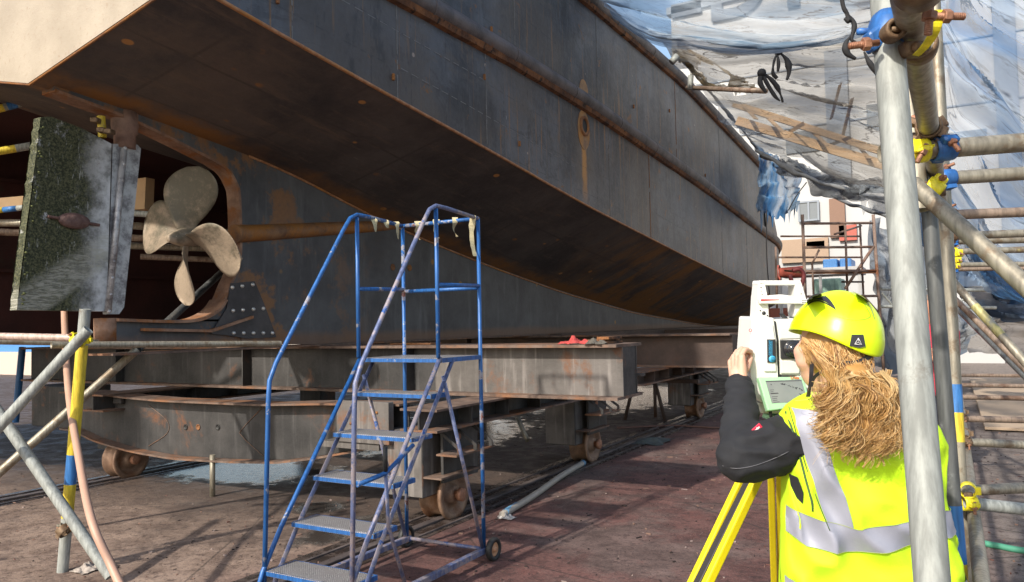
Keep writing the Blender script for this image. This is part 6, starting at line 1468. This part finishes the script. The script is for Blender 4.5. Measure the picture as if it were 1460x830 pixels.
# ---- hair
M_h = []
for k, c in enumerate(((.66, .40, .15), (.50, .27, .085), (.80, .56, .27), (.27, .13, .045))):
    g = G('hair_%s' % ('gold', 'amber', 'pale', 'brown')[k]); n1 = g.noise(g.P, 60, 3, .6); M_h.append(g.set(col=g.mix(n1, tuple(x * .75 for x in c), c), rough=.42, spec=.5))
hr = random.Random(21); b = MB()
def strand(pts, r, curl, turns, n, mi):
    ps = crv(pts, n); ph = hr.uniform(0, 6.28); out = []
    for i, p in enumerate(ps):
        t = i / n; a = ph + turns * 6.28 * t; e = min(1, t * 2.5); out.append(p + (RIGHT * math.cos(a) + FWD * math.sin(a) * .8 + DOWN * .25 * math.sin(a * 1.3)) * curl * e)
    b.tube(out, [r * (1 - .55 * (i / n) ** 2) for i in range(n + 1)], 4, mi, caps=False)
for i in range(900):     # swept back under the helmet to the gather
    x0 = hr.uniform(1143, 1246); y0 = 488 + (x0 - 1143) * .20 + hr.uniform(-8, 4); d0 = -.045 - .06 * math.sin(min(1, (x0 - 1143) / 60) * 1.57)
    gx, gy = hr.uniform(1185, 1245), hr.uniform(528, 552)
    mx, my = x0 * .55 + gx * .45 + hr.uniform(-4, 4), max(y0 + 12, y0 * .5 + gy * .5 + hr.uniform(-6, 8))
    strand([w_(x0, y0, d0), w_(mx, my, min(d0, -.09) - hr.uniform(.0, .015)), w_(gx, gy, -.118 - hr.uniform(0, .02))], hr.uniform(.0005, .0013), hr.uniform(.0005, .003), hr.uniform(.5, 1.2), 10, hr.choice((0, 1, 1, 2, 3)))
for i in range(150):     # curly locks: strands that share one winding path
    gx = hr.gauss(1222, 19); gy = hr.uniform(526, 552); sgn = hr.choice((-1, 1))
    ex = 1229 + (hr.random() ** .55) * 60 * sgn; lim = 662 - ((ex - 1232) / 64) ** 2 * 40; ey = hr.uniform(570, lim) if hr.random() < .6 else lim - hr.uniform(0, 10)
    d = -.142 - hr.uniform(0, .060) * (1 - min(1, ((ex - 1228) / 74) ** 2)); L_ = math.hypot(ex - gx, ey - gy)
    amp = hr.uniform(.008, .0165); turns = hr.uniform(1.3, 2.6) * max(.6, L_ / 90); ph = hr.uniform(0, 6.28); n = 30
    base = crv([w_(gx, gy, -.115 - hr.uniform(0, .02)), w_(gx + (ex - gx) * .62, gy + (ey - gy) * .28, d - .010), w_(gx + (ex - gx) * .95, gy + (ey - gy) * .68, d - .004), w_(ex, ey, d + .006)], n)
    lockm = hr.choice((0, 0, 1, 1, 2, 2)); 
    for k in range(hr.randint(20, 28)):
        sg_ = .0036 if hr.random() < .65 else .0095; ox, oy = hr.gauss(0, sg_), hr.gauss(0, sg_); dph = hr.gauss(0, .26); mi = lockm if hr.random() < .7 else hr.choice((0, 1, 2, 3)); r0 = hr.uniform(.0005, .0010); out = []
        cut = hr.randint(24, n)
        for j, p in enumerate(base[:cut + 1]):
            t_ = j / n; a_ = ph + dph + turns * 6.28 * t_ ** 1.15; e = min(1, t_ * 2.2) * (1 + .3 * t_)
            sp_ = 1 + 1.2 * t_
            out.append(p + RIGHT * (math.cos(a_) * amp * e + ox * sp_) - FWD * (math.sin(a_) * amp * .7 * e + oy * sp_) + DOWN * (.35 * amp * math.sin(a_) * e))
        b.tube(out, [r0 * (1 - .5 * (j / cut) ** 3) for j in range(cut + 1)], 3, mi, caps=False)
for i in range(46):     # loose ringlets hanging below
    ex = hr.uniform(1176, 1286); ey = 655 - ((ex - 1232) / 64) ** 2 * 34 + hr.uniform(-4, 14); ph = hr.uniform(0, 6.28); amp = hr.uniform(.006, .012); tn = hr.uniform(2, 3.6); n = 34
    base = crv([w_(1224 + (ex - 1224) * .5, 575, -.16), w_(1224 + (ex - 1224) * .85, 605, -.185), w_(ex, 632, -.178), w_(ex + hr.gauss(0, 4), ey, -.165)], n)
    for k in range(hr.randint(5, 10)):
        ox, oy, dph = hr.gauss(0, .0018), hr.gauss(0, .0018), hr.gauss(0, .18); out = []
        for j, p in enumerate(base):
            a_ = ph + dph + tn * 6.28 * j / n; e = min(1, j / n * 2.5); out.append(p + RIGHT * (math.cos(a_) * amp * e + ox) - FWD * (math.sin(a_) * amp * .6 * e + oy))
        b.tube(out, [.0009 * (1 - .7 * (j / n) ** 2) for j in range(n + 1)], 3, hr.choice((0, 0, 1, 2)), caps=False)
for i in range(220):     # fly-away wisps
    ex = 1228 + hr.uniform(-70, 72); ey = hr.uniform(560, 665)
    strand([w_(1224, 548, -.13), w_((1224 + ex) / 2 + hr.gauss(0, 6), (548 + ey) / 2 - 8, -.17), w_(ex, ey, -.16)], .0006, .008, hr.uniform(1, 3), 22, hr.choice((0, 2)))
for i in range(60):
    x0 = hr.uniform(1143, 1150); strand([w_(x0, hr.uniform(482, 490), -.035), w_(x0 + hr.uniform(-4, 3), 496, -.045), w_(x0 + hr.uniform(2, 12), hr.uniform(502, 520), -.06)], .0008, .002, 1, 8, hr.choice((0, 1, 2)))
hair = b.build('hair', M_h, wm, norm=False)
b = MB(); b.cap(w_(1215, 540, -.10), w_(1228, 600, -.145), .050, .052); b.cap(w_(1200, 580, -.13), w_(1255, 590, -.13), .045, .045); b.cap(w_(1226, 600, -.14), w_(1232, 625, -.138), .052, .028)
b.ball(hc_ + UPv * .005 - Fc * .012, 1, (.092, .084, .092), 3, mat=Matrix((Fc, Sd, UPv)).transposed())
link(remesh(b, .007, 6, fn=lambda co: .006 * noise.noise(co * 40)), 'hair_mass', M_h[1], hair, True)

# ================================================================= MAN IN RED
mn = empty('person', (-.18, 8.69, 0), 'man in red shirt and navy trousers standing half hidden behind the uprights', 'person')
mp = lambda x, y, d=0: W(x, y, 7.56 + d)
M_red = plain('red_shirt', (.55, .03, .06), .8, var=.15, sc=8); M_navy = plain('navy_trousers', (.025, .03, .06), .85)
M_skin2 = plain('tanned_skin', (.50, .24, .15), .55, var=.1)
hcm = mp(1328, 437)
b = MB(); b.ball(hcm, 1, (.085, .095, .12), 3, mat=Matrix((RIGHT, FWD, -DOWN)).transposed()); b.cap(hcm + DOWN * .08 - RIGHT * .03, hcm + DOWN * .10, .04, .05); b.cap(hcm + DOWN * .1 + RIGHT * .01, mp(1337, 466), .058, .065); b.ball(hcm - RIGHT * .09 + DOWN * .01, .018, sub=2); b.ball(hcm + RIGHT * .02 - FWD * .09, .025, sub=2)
b.cap(mp(1338, 475), mp(1341, 535), .12, .12); b.cap(mp(1341, 535), mp(1341, 550), .12, .13)
sh = [mp(1323, 473, -.06), mp(1355, 474, .02)]; el = [mp(1320, 510, -.12), mp(1359, 512, .02)]; wr = [mp(1334, 512, -.26), mp(1340, 505, -.22)]
for a, c, d in zip(sh, el, wr): b.cap(a, c, .050, .042); b.cap(c, d, .040, .028)
me1 = remesh(b, .012, 4)
bmj = bmesh.new(); bmj.from_mesh(me1)
for d, dr in ((wr[0], RIGHT), (wr[1], -RIGHT)):
    fgm = [[d + dr * .07 + DOWN * (.018 * k - .03), d + dr * .10 + DOWN * (.018 * k - .03) - FWD * .01, d + dr * .125 + DOWN * (.018 * k - .03), d + dr * .14 + DOWN * (.018 * k - .026) + FWD * .015] for k in range(4)]
    mh = hand(d, d + dr * .07, DOWN, FWD, fgm, [d + dr * .02 - DOWN * .02, d + dr * .05 - DOWN * .045, d + dr * .075 - DOWN * .05]); bmj.from_mesh(mh)
mej = bpy.data.meshes.new('body'); bmj.to_mesh(mej); bmj.free(); link(mej, 'body', M_skin2, mn, True)
b = MB(); b.cap(mp(1338, 482), mp(1341, 530), .145, .14); b.cap(mp(1341, 530), mp(1341, 548), .14, .14); b.cap(mp(1326, 475, -.05), mp(1352, 476, .01), .085, .085); b.cap(mp(1337, 468), mp(1338, 478), .07, .09)
for a, c in zip(sh, el): b.cap(a, a.lerp(c, .8), .078, .068)
link(remesh(b, .012, 4, fn=wr_(.006, 9)), 'red_shirt', M_red, mn, True)
f0 = Vector((mn.location.x, mn.location.y, 0))
b = MB(); b.cap(f0 - RIGHT * .06 + Vector((0, 0, .92)), f0 + RIGHT * .06 + Vector((0, 0, .92)), .13, .13)
for s_ in (-1, 1): h = f0 + RIGHT * s_ * .09 + Vector((0, 0, .90)); k_ = f0 + RIGHT * s_ * .11 + Vector((0, 0, .5)); a = f0 + RIGHT * s_ * .12 + Vector((0, 0, .09)); b.cap(h, k_, .105, .075); b.cap(k_, a, .075, .065)
link(remesh(b, .014, 4, fn=wr_(.006, 8)), 'trousers', M_navy, mn, True)
for s_ in (-1, 1):
    a = f0 + RIGHT * s_ * .12; b = MB(); b.cap(a + Vector((0, 0, .09)), a + Vector((0, 0, .05)), .055, .05); b.cap(a + Vector((0, 0, .045)) + FWD * .05, a + Vector((0, 0, .042)) - FWD * .15 - RIGHT * .05, .045, .04)
    me = remesh(b, .01, 3)
    for v in me.vertices: v.co.z = max(.002, v.co.z)
    link(me, 'boot', M_gap, mn, True)
b = MB(); b.ball(hcm + UPv * .012, 1, (.088, .098, .115), 3, mat=Matrix((RIGHT, FWD, -DOWN)).transposed())
bmesh.ops.delete(b.b, geom=[v for v in b.b.verts if (v.co - hcm).dot(UPv) < .055], context='VERTS'); b.build('cropped_hair', plain('grey_hair', (.20, .15, .12), .8), mn)
bpy.context.view_layer.update()
